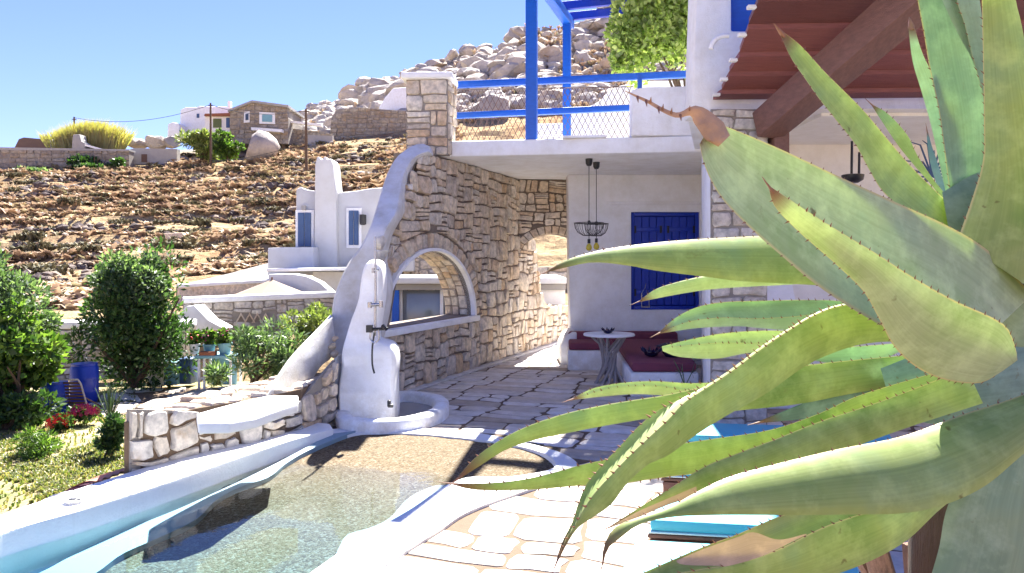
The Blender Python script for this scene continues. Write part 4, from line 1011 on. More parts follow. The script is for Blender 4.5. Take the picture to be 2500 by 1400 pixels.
# diamond mesh fence
mf = thing('mesh_fence', 'thin diamond wire mesh stretched behind the blue railing', 'fence', (X(1330, 10.2), 10.2, 3.24))
mb = MB(); f0, f1 = X(1112, 10.95), X(1545, 10.8); zb_, zt_ = 3.245, ZD(218, 10.9)
st_ = .085; nn_ = int((f1 - f0) / st_)
def wire(mb, a, b, r=.0042): mb.beam(a, b, r * 2, r * 2)
hgt = zt_ - zb_; kx = .5
for k in range(-12, nn_ + 1):
    for s in (1, -1):
        xa = f0 + k * st_ if s == 1 else f0 + (nn_ + 12 - (k + 12)) * st_
        x0_, z0_ = xa, zb_; x1_ = xa + s * hgt * kx; z1_ = zt_
        # clip in x
        def zat(x): return zb_ + (x - xa) * s / kx
        lo, hi = min(x0_, x1_), max(x0_, x1_)
        if hi < f0 or lo > f1: continue
        xs = max(lo, f0); xe = min(hi, f1)
        if xe - xs < .01: continue
        def dep(x): return 10.95 - (x - f0) / (f1 - f0) * .2
        wire(mb, (xs, dep(xs) + (0.004 * s), zat(xs)), (xe, dep(xe) + (.004 * s), zat(xe)))
o = mb.build('mesh_wires', M['shade_wood'], mf, kind='stuff')
mb = MB(); mb.tube([(f0, 10.95, zt_), (f1, 10.75, zt_)], .008, 6); mb.build('top_wire', M['shade_wood'], mf)
mb = MB(); cw = [(1300, 345), (1300, 303), (1388, 300), (1392, 266), (1440, 260), (1462, 248), (1482, 228), (1505, 212), (1540, 204), (1600, 198), (1720, 196), (1720, 345)]
mb.prism([(XD(x, 12.7), ZD(y, 12.7)) for x, y in cw], xz(12.7), 0, .2); solid('curved_parapet', mb, M['white'], 'white parapet with an S curved top behind the wire mesh', 'parapet', fixn=True, bevel=.02)

def foliage(mb, c, rad, n, ls, asp=2.2, lumps=14, core=.35, low=-1, up=.3, seed=1):
    g = np.random.RandomState(seed); L = []
    for k in range(lumps):
        a = g.uniform(0, 6.283); e = math.acos(g.uniform(low, 1)); r_ = g.uniform(core, .88)
        L.append((math.sin(e) * math.cos(a) * r_, math.sin(e) * math.sin(a) * r_, math.cos(e) * r_, g.uniform(.14, .44)))
    V_ = np.zeros((n * 4, 3)); 
    for i in range(n):
        l = L[g.randint(lumps)]; d = g.normal(size=3); d /= np.linalg.norm(d); r_ = l[3] * g.uniform(.65, 1.05)
        p = np.array([(l[0] + d[0] * r_) * rad[0], (l[1] + d[1] * r_) * rad[1], (l[2] + d[2] * r_) * rad[2]]) + np.array(c)
        t = d * .8 + g.normal(size=3) * .6; t[2] += up; t /= np.linalg.norm(t); s_ = np.cross(t, g.normal(size=3)); s_ /= np.linalg.norm(s_) + 1e-6
        ll = ls * g.uniform(.7, 1.3); ww = ll / asp / 2
        V_[i * 4] = p; V_[i * 4 + 1] = p + t * ll * .5 + s_ * ww; V_[i * 4 + 2] = p + t * ll; V_[i * 4 + 3] = p + t * ll * .5 - s_ * ww
    mb.add(V_.tolist(), [(i * 4, i * 4 + 1, i * 4 + 2, i * 4 + 3) for i in range(n)])
def stems(mb, base, c, rad, k, r, seed=1):
    g = random.Random(seed)
    for i in range(k):
        a = g.uniform(0, 6.28); e = g.uniform(.2, .8)
        tip = Vector((c[0] + rad[0] * e * math.cos(a), c[1] + rad[1] * e * math.sin(a), c[2] + rad[2] * g.uniform(-.2, .7)))
        m_ = (Vector(base) + tip) / 2 + Vector((g.uniform(-.1, .1), g.uniform(-.1, .1), g.uniform(0, .15)))
        mb.tube([Vector(base) + Vector((g.uniform(-.04, .04), g.uniform(-.04, .04), 0)), m_, tip], [r, r * .7, r * .25], 6)
def plant(name, label, ct, base, c, rad, n, ls, mat, asp=2.2, k=7, r=.03, group=None, seed=1, **kw):
    t_ = thing(name, label, ct, base, group)
    mb = MB(); foliage(mb, c, rad, n, ls, asp, seed=seed, **kw); mb.build('crown', mat, t_)
    mb = MB(); stems(mb, base, c, rad, k, r, seed); mb.build('trunk', M['bark'], t_, smooth=True)
    return t_
# vine on the pergola
t_ = thing('climbing_vine', 'pale green climbing vine hanging over the right of the roof terrace', 'vine', P(1610, 190, 11))
mb = MB(); foliage(mb, P(1612, 50, 10.9), (.78, .5, 1.0), 12000, .09, 1.5, lumps=60, core=.1, seed=3); foliage(mb, P(1552, 95, 10.8), (.42, .35, .62), 4500, .09, 1.5, lumps=20, core=.1, seed=5); foliage(mb, P(1600, -90, 10.9), (1.1, .8, .7), 4000, .085, 1.5, lumps=20, core=.1, seed=4); mb.build('leaves', M['leaf_vine'], t_)
mb = MB(); stems(mb, P(1690, 330, 11.2), P(1610, 70, 11), (.6, .4, .8), 8, .025, 3); mb.build('stem', M['bark'], t_, smooth=True)

# ================================================================ FURNITURE UNDER THE SLAB
bn = thing('built_in_bench', 'low white built in corner bench with flat maroon cushions', 'bench', (1.2, 11, 0))
mb = MB(); xl = X(1386, 10.87); ax0 = X(1540, 8.7); ax1 = X(1706, 8.7)
mb.prism([(xl, 10.87), (ax0 + .12, 10.87), (ax0, 8.7), (ax1, 8.7), (ax1 + .45, 11.98), (xl + .06, 11.98)], lambda u, v, w: (u, v, w), 0.0, .29); mb.build('base', M['white'], bn, bevel=.02, fixn=True)
mb = MB(); mb.prism([(xl + .02, 10.90), (ax0 + .10, 10.90), (ax0 + .16, 11.5), (xl + .06, 11.5)], lambda u, v, w: (u, v, w), .295, .40); mb.build('seat_cushion', M['purple'], bn, bevel=.03, seg=3, fixn=True)
mb = MB(); mb.prism([(ax0 + .02, 8.73), (ax1 - .02, 8.73), (ax1 + .38, 11.5), (ax0 + .2, 11.5)], lambda u, v, w: (u, v, w), .295, .405); mb.build('seat_cushion', M['purple'], bn, bevel=.03, seg=3, fixn=True)
mb = MB(); mb.prism([(xl + .05, 11.55), (ax1 + .40, 11.55), (ax1 + .42, 11.8), (xl + .08, 11.8)], lambda u, v, w: (u, v, w), .295, .50); mb.build('back_cushion', M['purple'], bn, bevel=.05, seg=3, fixn=True)
# driftwood table
tc = Vector((X(1487, 9.7), 9.7, 0)); tz = ZD(817, 9.7)
tb_ = thing('driftwood_table', 'pale table of twisted driftwood branches with a thin round top', 'table', tuple(tc))
mb = MB(); mb.lathe((tc.x, tc.y, tz), [(.30, -.02), (.335, -.014), (.34, 0.0), (.33, .014), (0, .016)], 30, 1.0, .95); mb.build('tabletop', M['white'], tb_, smooth=True)
g_ = random.Random(3)
for k in range(13):
    a = k / 13 * 6.283 + g_.uniform(-.2, .2); r0, r1 = g_.uniform(.14, .24), g_.uniform(.15, .28); a2 = a + g_.choice((-1, 1)) * g_.uniform(.9, 2.2)
    p0 = tc + Vector((math.cos(a) * r0, math.sin(a) * r0, 0)); p2 = tc + Vector((math.cos(a2) * r1, math.sin(a2) * r1, tz - .02)); am = (a + a2) / 2
    m1 = tc + Vector((math.cos(am) * .08, math.sin(am) * .08, tz * .35)); m2 = tc + Vector((math.cos(am + .4) * .09, math.sin(am + .4) * .09, tz * .6))
    mb = MB(); mb.tube([Vector(q) for q in cat([p0, m1, m2, p2], 9)], [.022, .02, .019, .018, .019, .017, .016, .016, .014], 7); mb.build('branch', M['grey_wood'], tb_, smooth=True)
def lotus(name, c, s, label, ct):
    t_ = thing(name, label, ct, tuple(c)); mb = MB(); mb.lathe(c, [(.04 * s, 0), (.085 * s, .02 * s), (.10 * s, .06 * s), (.07 * s, .075 * s), (0, .05 * s)], 16); mb.build('bowl', M['navy'], t_, smooth=True)
    for k in range(8):
        a = k / 8 * 6.283; mb = MB(); u = Vector((math.cos(a), math.sin(a), 0)); v = Vector((-u.y, u.x, 0)); c0_ = Vector(c)
        mb.add([c0_ + u * .07 * s + Vector((0, 0, .03 * s)) - v * .035 * s, c0_ + u * .07 * s + Vector((0, 0, .03 * s)) + v * .035 * s, c0_ + u * .13 * s + Vector((0, 0, .075 * s)) + v * .02 * s, c0_ + u * .15 * s + Vector((0, 0, .13 * s)), c0_ + u * .13 * s + Vector((0, 0, .075 * s)) - v * .02 * s, c0_ + u * .055 * s + Vector((0, 0, .06 * s))], [(0, 1, 2, 4), (4, 2, 3), (0, 4, 5), (4, 3, 5), (3, 2, 5), (2, 1, 5)]); mb.build('petal', M['navy'], t_)
    return t_
lotus('candle_bowl', Vector((X(1484, 9.65), 9.65, tz + .017)), .62, 'small dark lotus shaped bowl standing on the driftwood table', 'bowl')
lotus('petal_bowl', Vector((X(1590, 9.3), 9.3, .407)), .95, 'larger dark petalled bowl lying on the maroon bench cushion', 'bowl')
t_ = thing('potted_plant', 'dark glazed pot with black purple leaves on the maroon bench cushion', 'potted plant', (X(1640, 9.3), 9.3, .407))
mb = MB(); mb.lathe((X(1640, 9.3), 9.3, .407), [(.08, 0), (.12, .05), (.13, .12), (.11, .12), (0, .10)], 16); mb.build('pot', M['navy'], t_, smooth=True)
for k in range(14):
    a = k * 2.4; u = Vector((math.cos(a), math.sin(a), 0)); c_ = Vector((X(1640, 9.3), 9.3, .50)); mb = MB(); mb.tube([c_, c_ + u * .09 + Vector((0, 0, .06)), c_ + u * .22 + Vector((0, 0, .03))], [.016, .018, .002], 5); mb.build('leaf', M['navy'], t_)
# small wiry plant by the bench
t_ = thing('wiry_plant', 'small grey wiry plant in a low pot beside the bench end', 'potted plant', (X(1672, 8.5), 8.5, 0))
mb = MB(); mb.lathe((X(1672, 8.5), 8.5, 0), [(.08, 0), (.10, .10), (.11, .18), (.09, .18), (0, .16)], 14); mb.build('pot', M['concrete'], t_, smooth=True)
mb = MB()
for k in range(16):
    a = k * 2.1; u = Vector((math.cos(a), math.sin(a), 0)); c_ = Vector((X(1672, 8.5), 8.5, .16)); mb.tube([c_, c_ + u * .08 + Vector((0, 0, .16)), c_ + u * g_.uniform(.1, .22) + Vector((0, 0, g_.uniform(.1, .3)))], [.006, .005, .002], 4)
mb.build('stems', M['leaf_grey'], t_)
# pendant lamps
def pendant(px, ytop, ybas, ybulb, d, label, r=.205):
    x = X(px, d); zt_, zb_, zbl = ZD(ytop, d), ZD(ybas, d), ZD(ybulb, d)
    t_ = thing('pendant_lamp', label, 'pendant lamp', (x, d, zt_), 'pendant lamps under the roof slab')
    mb = MB(); mb.lathe((x, d, zt_ - .10), [(.028, 0), (.045, .03), (.052, .11), (0, .115)], 16); mb.build('ceiling_rose', M['black'], t_, smooth=True)
    mb = MB(); mb.tube([(x, d, zt_ - .1), (x, d, zbl + .08)], .0055, 5); mb.build('cord', M['black'], t_)
    mb = MB()
    for k in range(22): 
        pass
    def ring(rr, z): return [(x + rr * math.cos(a), d + rr * math.sin(a), z) for a in np.linspace(0, 2 * math.pi, 25)]
    mb.tube(ring(r, zb_), .006, 5, False); mb.tube(ring(r * .42, zb_ - .17), .005, 5, False)
    for k in range(16):
        a = k / 16 * 2 * math.pi; mb.tube([(x + rr * r * math.cos(a), d + rr * r * math.sin(a), zb_ + z) for rr, z in ((1, 0), (.93, -.07), (.75, -.13), (.42, -.17))], .0035, 4, False)
    for k in range(4):
        a = k / 4 * 2 * math.pi; mb.tube([(x, d, zb_ - .005), (x + r * math.cos(a), d + r * math.sin(a), zb_)], .003, 4, False)
    mb.build('wire_shade', M['black'], t_)
    mb = MB(); mb.lathe((x, d, zb_ - .02), [(.02, 0), (.02, .05), (0, .06)], 10); mb.lathe((x, d, zbl + .03), [(.022, 0), (.02, .06), (0, .06)], 10); mb.build('socket', M['black'], t_)
    mb = MB(); mb.lathe((x, d, zbl - .075), [(0, 0), (.025, .008), (.042, .035), (.036, .07), (.018, .10), (0, .105)], 14); mb.build('bulb', M['amber'], t_, smooth=True)
pendant(1438, 388, 545, 600, 10.15, 'left and nearer of the two black wire pendant lamps under the slab')
pendant(1456, 396, 547, 598, 10.5, 'right and farther of the two black wire pendant lamps under the slab', .17)
t_ = thing('porch_lamp', 'black hanging lamp on two rods inside the shaded porch', 'hanging lamp', P(2085, 240, 7.5))
mb = MB(); mb.tube([P(2085, 150, 7.5), P(2084, 345, 7.5)], .007, 5); mb.build('cord', M['black'], t_)
for a_, b_ in (((2080, 345), (2079, 430)), ((2098, 372), (2097, 430))):
    mb = MB(); mb.tube([P(*a_, 7.5), P(*b_, 7.5)], .014, 6); mb.build('rod', M['black'], t_)
mb = MB(); q = P(2082, 440, 7.5); mb.lathe(q, [(.05, -.03), (.10, 0), (.11, .05), (.10, .055), (0, .02)], 18); mb.build('dish', M['black'], t_, smooth=True)
t_ = thing('wire_sculpture', 'spiky dark wire ornament on the porch wall behind the agave', 'ornament', P(2270, 400, 8.3))
for k in range(16):
    a = -2.2 + k * .28; c_ = P(2275, 430, 8.3); r_ = g_.uniform(.25, .5); mb = MB()
    mb.tube([c_, c_ + Vector((math.sin(a) * r_ * .6, -.03, math.cos(a) * r_ * .8)), c_ + Vector((math.sin(a) * r_ * 1.1, -.02, math.cos(a) * r_ * .9))], [.012, .01, .004], 5); mb.build('wire', M['slate_blue'], t_)
# turquoise benches
def tbench(x0, y0, d0, depth, L, label, zt_=.45):
    """near left corner of the cushion top at (x0, d0)"""
    t_ = thing('cushioned_bench', label, 'bench', (x0, d0, 0), 'brown benches with turquoise cushions')
    A_ = Vector((x0, d0, 0)); 
    def q(u, v, z): p = A_ + tb3 * u + ta3 * v; return (p.x, p.y, z)
    def slab_(u0, u1, v0, v1, z0_, z1_, name, mat, bev, parent=t_):
        mb = MB(); mb.prism([(u0, v0), (u1, v0), (u1, v1), (u0, v1)], lambda u, v, w: q(u, v, w), z0_, z1_); return mb.build(name, mat, parent, bevel=bev, fixn=True)
    c_ = slab_(0, L, 0, depth, zt_ - .055, zt_, 'cushion', M['turq'], .016)
    slab_(-.006, L + .006, -.006, depth + .006, zt_ - .062, zt_ - .054, 'piping', M['turq_edge'], .003)
    slab_(-.01, L + .01, .0, depth, zt_ - .085, zt_ - .068, 'seat_board', M['bench_wood'], .004)
    for k in range(3): slab_(.0, L, .004 , .03, zt_ - .19 - k * .105, zt_ - .092 - k * .105, 'front_board', M['bench_wood'], .003)
    slab_(.0, .025, .032, depth, zt_ - .40, zt_ - .09, 'side_board', M['bench_wood'], .003); slab_(L - .025, L, .032, depth, zt_ - .40, zt_ - .09, 'side_board', M['bench_wood'], .003)
    for u in (.01, L - .06):
        for v in (.035, depth - .06): slab_(u, u + .05, v, v + .05, 0.012, zt_ - .09, 'leg', M['bench_wood'], .003)
    return t_
ta3, tb3 = Vector((.33, .944, 0)), Vector((.985, -.15, 0))
def nb_(px, py): p = G(px, py, .45); return p.x, py, p.y
tbench(*nb_(1658, 1060), .40, 1.36, 'farthest turquoise cushioned bench, in the shade before the stone pier')
tbench(*nb_(1618, 1138), .45, .75, 'turquoise cushioned bench half hidden behind the agave leaves, second from the house')
tbench(*nb_(1586, 1268), .42, .56, 'short turquoise cushioned bench in sun with its brown side showing')
tbench(*nb_(1478, 1468), .60, .86, 'nearest turquoise cushioned bench, cut off by the lower edge of the picture')

# ================================================================ GARDEN
gW = Wall((X(-140, 13.0), 13.0), (X(455, 13.3), 13.3))
rw = thing('retaining_wall', 'shaded retaining wall of flat dark stones behind the garden trees', 'retaining wall', (X(150, 13), 13, gz))
zr = ZD(806, 13.0)
mb = MB(); gW.prism(mb, [(0, gz), (gW.L, gz), (gW.L, zr), (0, zr)], 0, -.5); mb.build('wall_core', M['mortar'], rw, fixn=True)
cs = []; cells(0, gz, gW.L, zr, .42, .12, cs, 'paving'); ol = [(0, gz), (gW.L, gz), (gW.L, zr), (0, zr)]
lay([clampin(cellpoly(c_, .012, .07, 1.0), ol) for c_ in cs], gW.pt, rw, M['grey_stone'], 'stone', (.02, .06), limit=220, smat=M['lime_island'])
mb = MB(); gW.prism(mb, [(0, zr + .003), (gW.L, zr + .003), (gW.L, zr + .13), (0, zr + .13)], .04, -.55); mb.build('coping', M['white'], rw, bevel=.02)
# wall with triangular vents
vW = Wall((X(448, 15.2), 15.2), (X(822, 16.6), 16.6)); za_, zb_ = ZD(742, 15.2), ZD(727, 16.6)
vw = thing('vented_wall', 'pale stone garden wall with white coping and a row of triangular vents', 'garden wall', (X(640, 16), 16, gz))
ol = [(0, gz), (vW.L, gz), (vW.L, zb_), (0, za_)]
mb = MB(); vW.prism(mb, ol, 0, -.35); mb.build('wall_core', M['pale_mortar'], vw, fixn=True)
tri_ = []
for x in (588, 609, 628, 648, 755, 768): 
    u, v = vW.uv(x, 787); tri_.append((u, v))
cs = []; cells(0, gz, vW.L, max(za_, zb_), .34, .20, cs, 'rubble')
polys = []
for c_ in cs:
    mu, mv = (c_[0] + c_[2]) / 2, (c_[1] + c_[3]) / 2
    if not inpoly(mu, mv, ol) or any(abs(mu - u) < .12 and v - .04 < mv < v + .20 for u, v in tri_): continue
    polys.append(clampin(cellpoly(c_, .012, .05, 1.0), ol))
lay(polys, vW.pt, vw, M['grey_stone'], 'stone', (.015, .04), limit=220, smat=M['lime_island'])
for i, (u, v) in enumerate(tri_):
    mb = MB(); vW.prism(mb, [(u - .085, v), (u + .085, v), (u, v + .15)], .012, -.01); mb.build('vent_shade', M['mortar'], vw, fixn=True)  # solid dark prism, its colour painting the shade of an open vent hole
    mb = MB(); k = .03; pts_ = [(u - .085 - k, v - .01), (u - .085, v - .01), (u, v + .15), (u + .085, v - .01), (u + .085 + k, v - .01), (u, v + .15 + k * 1.8)]; vW.prism(mb, pts_, .035, .0); mb.build('vent_tile', M['lime'], vw, fixn=True)
mb = MB(); vW.prism(mb, [(0, za_ + .003), (vW.L, zb_ + .003), (vW.L, zb_ + .13), (0, za_ + .12)], .06, -.55); mb.build('coping', M['white'], vw, bevel=.02)
# courtyard behind: low wall, concrete ramp, parasol
bW = Wall((X(440, 19), 19), (X(668, 20.5), 20.5)); z0_, z1_ = ZD(703, 19), ZD(690, 20.5)
cw_ = thing('courtyard_wall', 'low tan courtyard wall with thin white coping behind the vented wall', 'garden wall', (X(550, 19.5), 19.5, 0))
mb = MB(); bW.prism(mb, [(0, -.3), (bW.L, -.3), (bW.L, z1_), (0, z0_)], 0, -.3); mb.build('wall_core', M['lime'], cw_, fixn=True)
mb = MB(); bW.prism(mb, [(0, z0_ + .002), (bW.L, z1_ + .002), (bW.L, z1_ + .09), (0, z0_ + .09)], .05, -.4); mb.build('coping', M['white'], cw_, bevel=.015)
mb = MB(); a = [P(430, 698, 19.6), P(560, 668, 24), P(662, 641, 29), P(668, 690, 21), P(560, 700, 19.8)]
mb.add(a + [p + Vector((0, 0, -.5)) for p in a], [(0, 1, 2, 3, 4), (9, 8, 7, 6, 5)] + [(i, (i + 1) % 5, 5 + (i + 1) % 5, 5 + i) for i in range(5)]); struct('concrete_ramp', mb, M['ramp'], fixn=True)
t_ = thing('parasol', 'open beige canvas parasol behind the vented garden wall', 'parasol', P(664, 760, 17.6))
mb = MB(); c_ = P(664, 683, 17.6); r_ = .92; vs_ = [c_]; 
for k in range(16):
    a = k / 16 * 2 * math.pi; rr = r_ * (1 if k % 2 == 0 else .93); vs_.append(c_ + Vector((rr * math.cos(a), rr * math.sin(a), -.36)))
for k in range(16):
    a = k / 16 * 2 * math.pi; rr = r_ * (1 if k % 2 == 0 else .93); vs_.append(c_ + Vector((rr * math.cos(a), rr * math.sin(a), -.42)))
mb.add(vs_, [(0, 1 + k, 1 + (k + 1) % 16) for k in range(16)] + [(1 + k, 17 + k, 17 + (k + 1) % 16, 1 + (k + 1) % 16) for k in range(16)]); mb.build('canopy', M['beige_cloth'], t_)
mb = MB(); mb.tube([c_ + Vector((0, 0, .06)), c_ + Vector((0, 0, -1.4))], .025, 8); mb.build('pole', M['shade_wood'], t_)
# neighbour's white house
nh = thing('neighbour_house', 'white cubic house with a tall chimney and faded blue shutters on the slope', 'house', P(800, 660, 22))
def nprism(poly, d, dep, name, mat, bev=.06):
    mb = MB(); mb.prism([(XD(x, d), ZD(y, d)) for x, y in poly], xz(d), 0, dep); return mb.build(name, mat, nh, fixn=True, bevel=bev)
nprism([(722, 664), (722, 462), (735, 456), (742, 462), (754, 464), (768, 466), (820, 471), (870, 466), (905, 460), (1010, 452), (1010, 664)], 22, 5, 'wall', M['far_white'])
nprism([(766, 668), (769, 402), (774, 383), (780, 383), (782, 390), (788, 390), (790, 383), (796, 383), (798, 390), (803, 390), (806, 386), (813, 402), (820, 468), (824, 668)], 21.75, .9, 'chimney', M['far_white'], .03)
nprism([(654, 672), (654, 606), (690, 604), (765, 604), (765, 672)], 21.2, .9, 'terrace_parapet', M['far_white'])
for (x0_, x1_, y0_, y1_) in ((728, 761, 519, 604), (852, 877, 514, 600)):
    mb = MB(); d = 21.96; mb.box(((XD(x0_, d) + XD(x1_, d)) / 2, d, (ZD(y0_, d) + ZD(y1_, d)) / 2), (XD(x1_, d) - XD(x0_, d) + .14, .06, ZD(y0_, d) - ZD(y1_, d) + .14)); w__ = mb.build('window', M['white'], nh)
    for s in (0, 1):
        mb = MB(); hw = (XD(x1_, d) - XD(x0_, d)) / 2; mb.box((XD(x0_, d) + hw * (s + .5), d - .05, (ZD(y0_, d) + ZD(y1_, d)) / 2), (hw - .02, .05, ZD(y0_, d) - ZD(y1_, d) - .03)); mb.build('shutter', M['slate_blue'], w__, bevel=.008, seg=1)
mb = MB(); mb.box(P(742, 508, 21.9), (.12, .1, .14)); mb.build('wall_lamp', M['concrete'], nh)
mb = MB(); q = P(886, 525, 21.8); mb.lathe(q + Vector((0, 0, -.3)), [(.05, 0), (.1, .02), (.1, .3), (0, .32)], 8); mb.build('lantern', M['black'], nh)
nprism([(650, 664), (650, 656), (850, 653), (850, 661)], 19.4, 2.3, 'canopy_slab', M['white'], .02)
nprism([(764, 740), (764, 664), (850, 664), (850, 740)], 20.6, .2, 'recess_wall', M['cream'], .0)
mb = MB()
cv = [(655, 670), (712, 669), (748, 675), (780, 690), (812, 718), (808, 728), (655, 728)]
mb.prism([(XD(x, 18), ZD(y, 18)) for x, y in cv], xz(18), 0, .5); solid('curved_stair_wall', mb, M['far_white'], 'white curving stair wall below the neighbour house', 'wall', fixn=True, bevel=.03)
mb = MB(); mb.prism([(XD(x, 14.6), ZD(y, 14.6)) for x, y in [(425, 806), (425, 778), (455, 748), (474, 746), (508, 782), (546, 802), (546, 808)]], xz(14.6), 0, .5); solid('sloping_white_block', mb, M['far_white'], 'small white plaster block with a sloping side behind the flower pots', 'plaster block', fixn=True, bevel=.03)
# building seen through the arched opening
ob = thing('outbuilding', 'low white building with a blue shutter and glazed front seen through the arch', 'outbuilding', P(1100, 790, 16.5))
def oprism(x0_, y0_, x1_, y1_, d, dep, name, mat, parent=ob, bev=.01):
    mb = MB(); mb.prism([(XD(x0_, d), ZD(y1_, d)), (XD(x1_, d), ZD(y1_, d)), (XD(x1_, d), ZD(y0_, d)), (XD(x0_, d), ZD(y0_, d))], xz(d), 0, dep); return mb.build(name, mat, parent, fixn=True, bevel=bev)
oprism(840, 678, 1384, 694, 16.4, 3.8, 'roof', M['far_white'], bev=.03)
oprism(850, 694.3, 1380, 708, 16.6, .35, 'beam', M['concrete'])
oprism(820, 708.3, 957, 860, 16.7, .3, 'wall', M['far_white']); oprism(1150, 708.3, 1380, 860, 16.7, .3, 'wall', M['cream']); 
oprism(957, 709, 974, 840, 16.66, .08, 'shutter', M['bright_blue']); 
w__ = oprism(974.5, 709, 1149, 860, 16.95, .05, 'window', M['grey_glass'])
for x0_, x1_ in ((975, 982), (1074, 1082), (1092, 1098), (1116, 1121)): oprism(x0_, 709, x1_, 860, 16.85, .08, 'mullion', M['white'], w__)
mb = MB(); oW = Wall((X(900, 22.4), 22.4), (X(1440, 22.0), 22.0)); 
fw = thing('far_stone_wall', 'tan rubble wall seen over the low roof through the arch', 'stone wall', (X(1100, 22), 22, 0))
ol = [(0, .4), (oW.L, .4), (oW.L, ZD(650, 22)), (oW.L * .62, ZD(655, 22)), (oW.L * .5, ZD(628, 22)), (0, ZD(622, 22))]
oW.prism(mb, ol, 0, -.4); mb.build('wall_core', M['pale_mortar'], fw, fixn=True)
cs = []; cells(0, .4, oW.L, 1.9, .42, .28, cs, 'rubble'); lay([clampin(cellpoly(c_, .02, .05, 1.0), ol) for c_ in cs if inpoly((c_[0] + c_[2]) / 2, (c_[1] + c_[3]) / 2, ol)], oW.pt, fw, M['lime'], 'stone', (.02, .05), limit=110, smat=M['lime_island'])
# trees and shrubs
plant('olive_tree', 'dense dark green bushy tree standing before the retaining wall', 'tree', tuple(P(330, 945, 11.9)), P(328, 800, 11.9), (.98, .85, 1.22), 13000, .10, M['leaf_dark'], 2.6, 9, .04, seed=11, lumps=40, core=.2)
tr_ = [o for o in bpy.data.objects if o.name.startswith('olive_tree')][0]
mb = MB(); foliage(mb, P(330, 712, 11.7), (.72, .65, .62), 5200, .09, 2.8, lumps=22, seed=12, low=-.2); mb.build('sunlit_leaves', M['leaf_grey'], tr_)  # paler leaf colour on the upper crown paints the sun on it
plant('garden_tree', 'tall grey green tree cut by the left edge of the picture', 'tree', tuple(P(-40, 1010, 10.2)), P(-10, 745, 10.2), (.95, .8, .85), 9000, .085, M['leaf_grey'], 2.8, 9, .05, seed=21, lumps=26)
plant('fig_bush', 'bright green broad leaved bush under the tree at the left edge', 'bush', tuple(P(40, 1030, 9.6)), P(15, 865, 9.5), (.72, .6, .62), 3800, .11, M['leaf_bright'], 1.5, 8, .03, seed=31, lumps=22)
plant('shadow_shrub', 'dark shaded shrub low at the left edge of the garden', 'bush', tuple(P(20, 1060, 9.3)), P(30, 985, 9.3), (.66, .45, .40), 3800, .08, M['leaf_dark'], 1.8, 8, .03, seed=33)
plant('oleander', 'grey green oleander bush between the planters and the white flank', 'bush', tuple(P(620, 935, 9.6)), P(650, 862, 9.6), (.55, .5, .42), 5000, .085, M['leaf_grey'], 4.2, 9, .02, seed=41, lumps=22)
plant('yellow_bush', 'yellow green bush growing beside the white buttress', 'bush', tuple(P(770, 860, 11)), P(768, 800, 11.0), (.42, .4, .40), 3200, .08, M['leaf_yellow'], 3.2, 6, .02, seed=51)
plant('young_oleander', 'small pale oleander shoot in front of the blue table', 'bush', tuple(P(530, 940, 9.7)), P(530, 912, 9.7), (.19, .2, .16), 700, .085, M['leaf_grey'], 4.2, 5, .012, seed=52)
plant('lawn_bush', 'low feathery light green bush on the lawn by the pool', 'bush', tuple(P(90, 1120, 8.0)), P(90, 1082, 8.0), (.30, .28, .20), 2600, .06, M['leaf_bright'], 4.5, 6, .01, seed=61)
plant('yucca_like_plant', 'dark leafy upright plant beside the end of the low wall', 'plant', tuple(P(268, 1112, 7.9)), P(270, 1065, 7.9), (.15, .15, .24), 1200, .07, M['leaf_dark'], 3, 6, .012, seed=62)
mb = MB()
for k in range(60):
    a = g_.uniform(0, 6.28); c_ = P(268, 1030, 8.3); l = g_.uniform(.2, .42); e = g_.uniform(.05, .5); u = Vector((math.cos(a) * e, math.sin(a) * e, 1)).normalized(); mb.beam(c_, c_ + u * l, .008, .004)
solid('grass_clump', mb, M['leaf_grey'], 'thin upright grey grass clump behind the low wall end', 'grass clump')
def flowers(name, c, rad, n, mat, label, seed, gm='leaf_dark'):
    t_ = thing(name, label, 'flower clump', (c[0], c[1], c[2] - rad[2])); g = np.random.RandomState(seed)
    mb = MB(); foliage(mb, c, rad, 700, .06, 2, seed=seed); mb.build('leaves', M[gm], t_)
    mb = MB()
    for i in range(n):
        d = g.normal(size=3); d /= np.linalg.norm(d); d[2] = abs(d[2]); p = Vector(c) + Vector((d[0] * rad[0], d[1] * rad[1] - .02, d[2] * rad[2] * 1.1)) * g.uniform(.7, 1.05)
        for q in range(5):
            a = q * 1.2566; mb.add([p, p + Vector((math.cos(a - .4) * .02, -.01, math.sin(a - .4) * .02)), p + Vector((math.cos(a) * .033, 0, math.sin(a) * .033)), p + Vector((math.cos(a + .4) * .02, -.01, math.sin(a + .4) * .02))], [(0, 1, 2, 3)])
    mb.build('blossoms', M[mat], t_)
flowers('red_flowers', P(150, 1036, 9.2), (.14, .15, .11), 75, 'petal_red', 'bright red flowers at the edge of the lawn', 71)
flowers('magenta_flowers', P(205, 1008, 9.5), (.20, .15, .09), 90, 'petal_pink', 'magenta flowers in front of the slatted chair', 72)
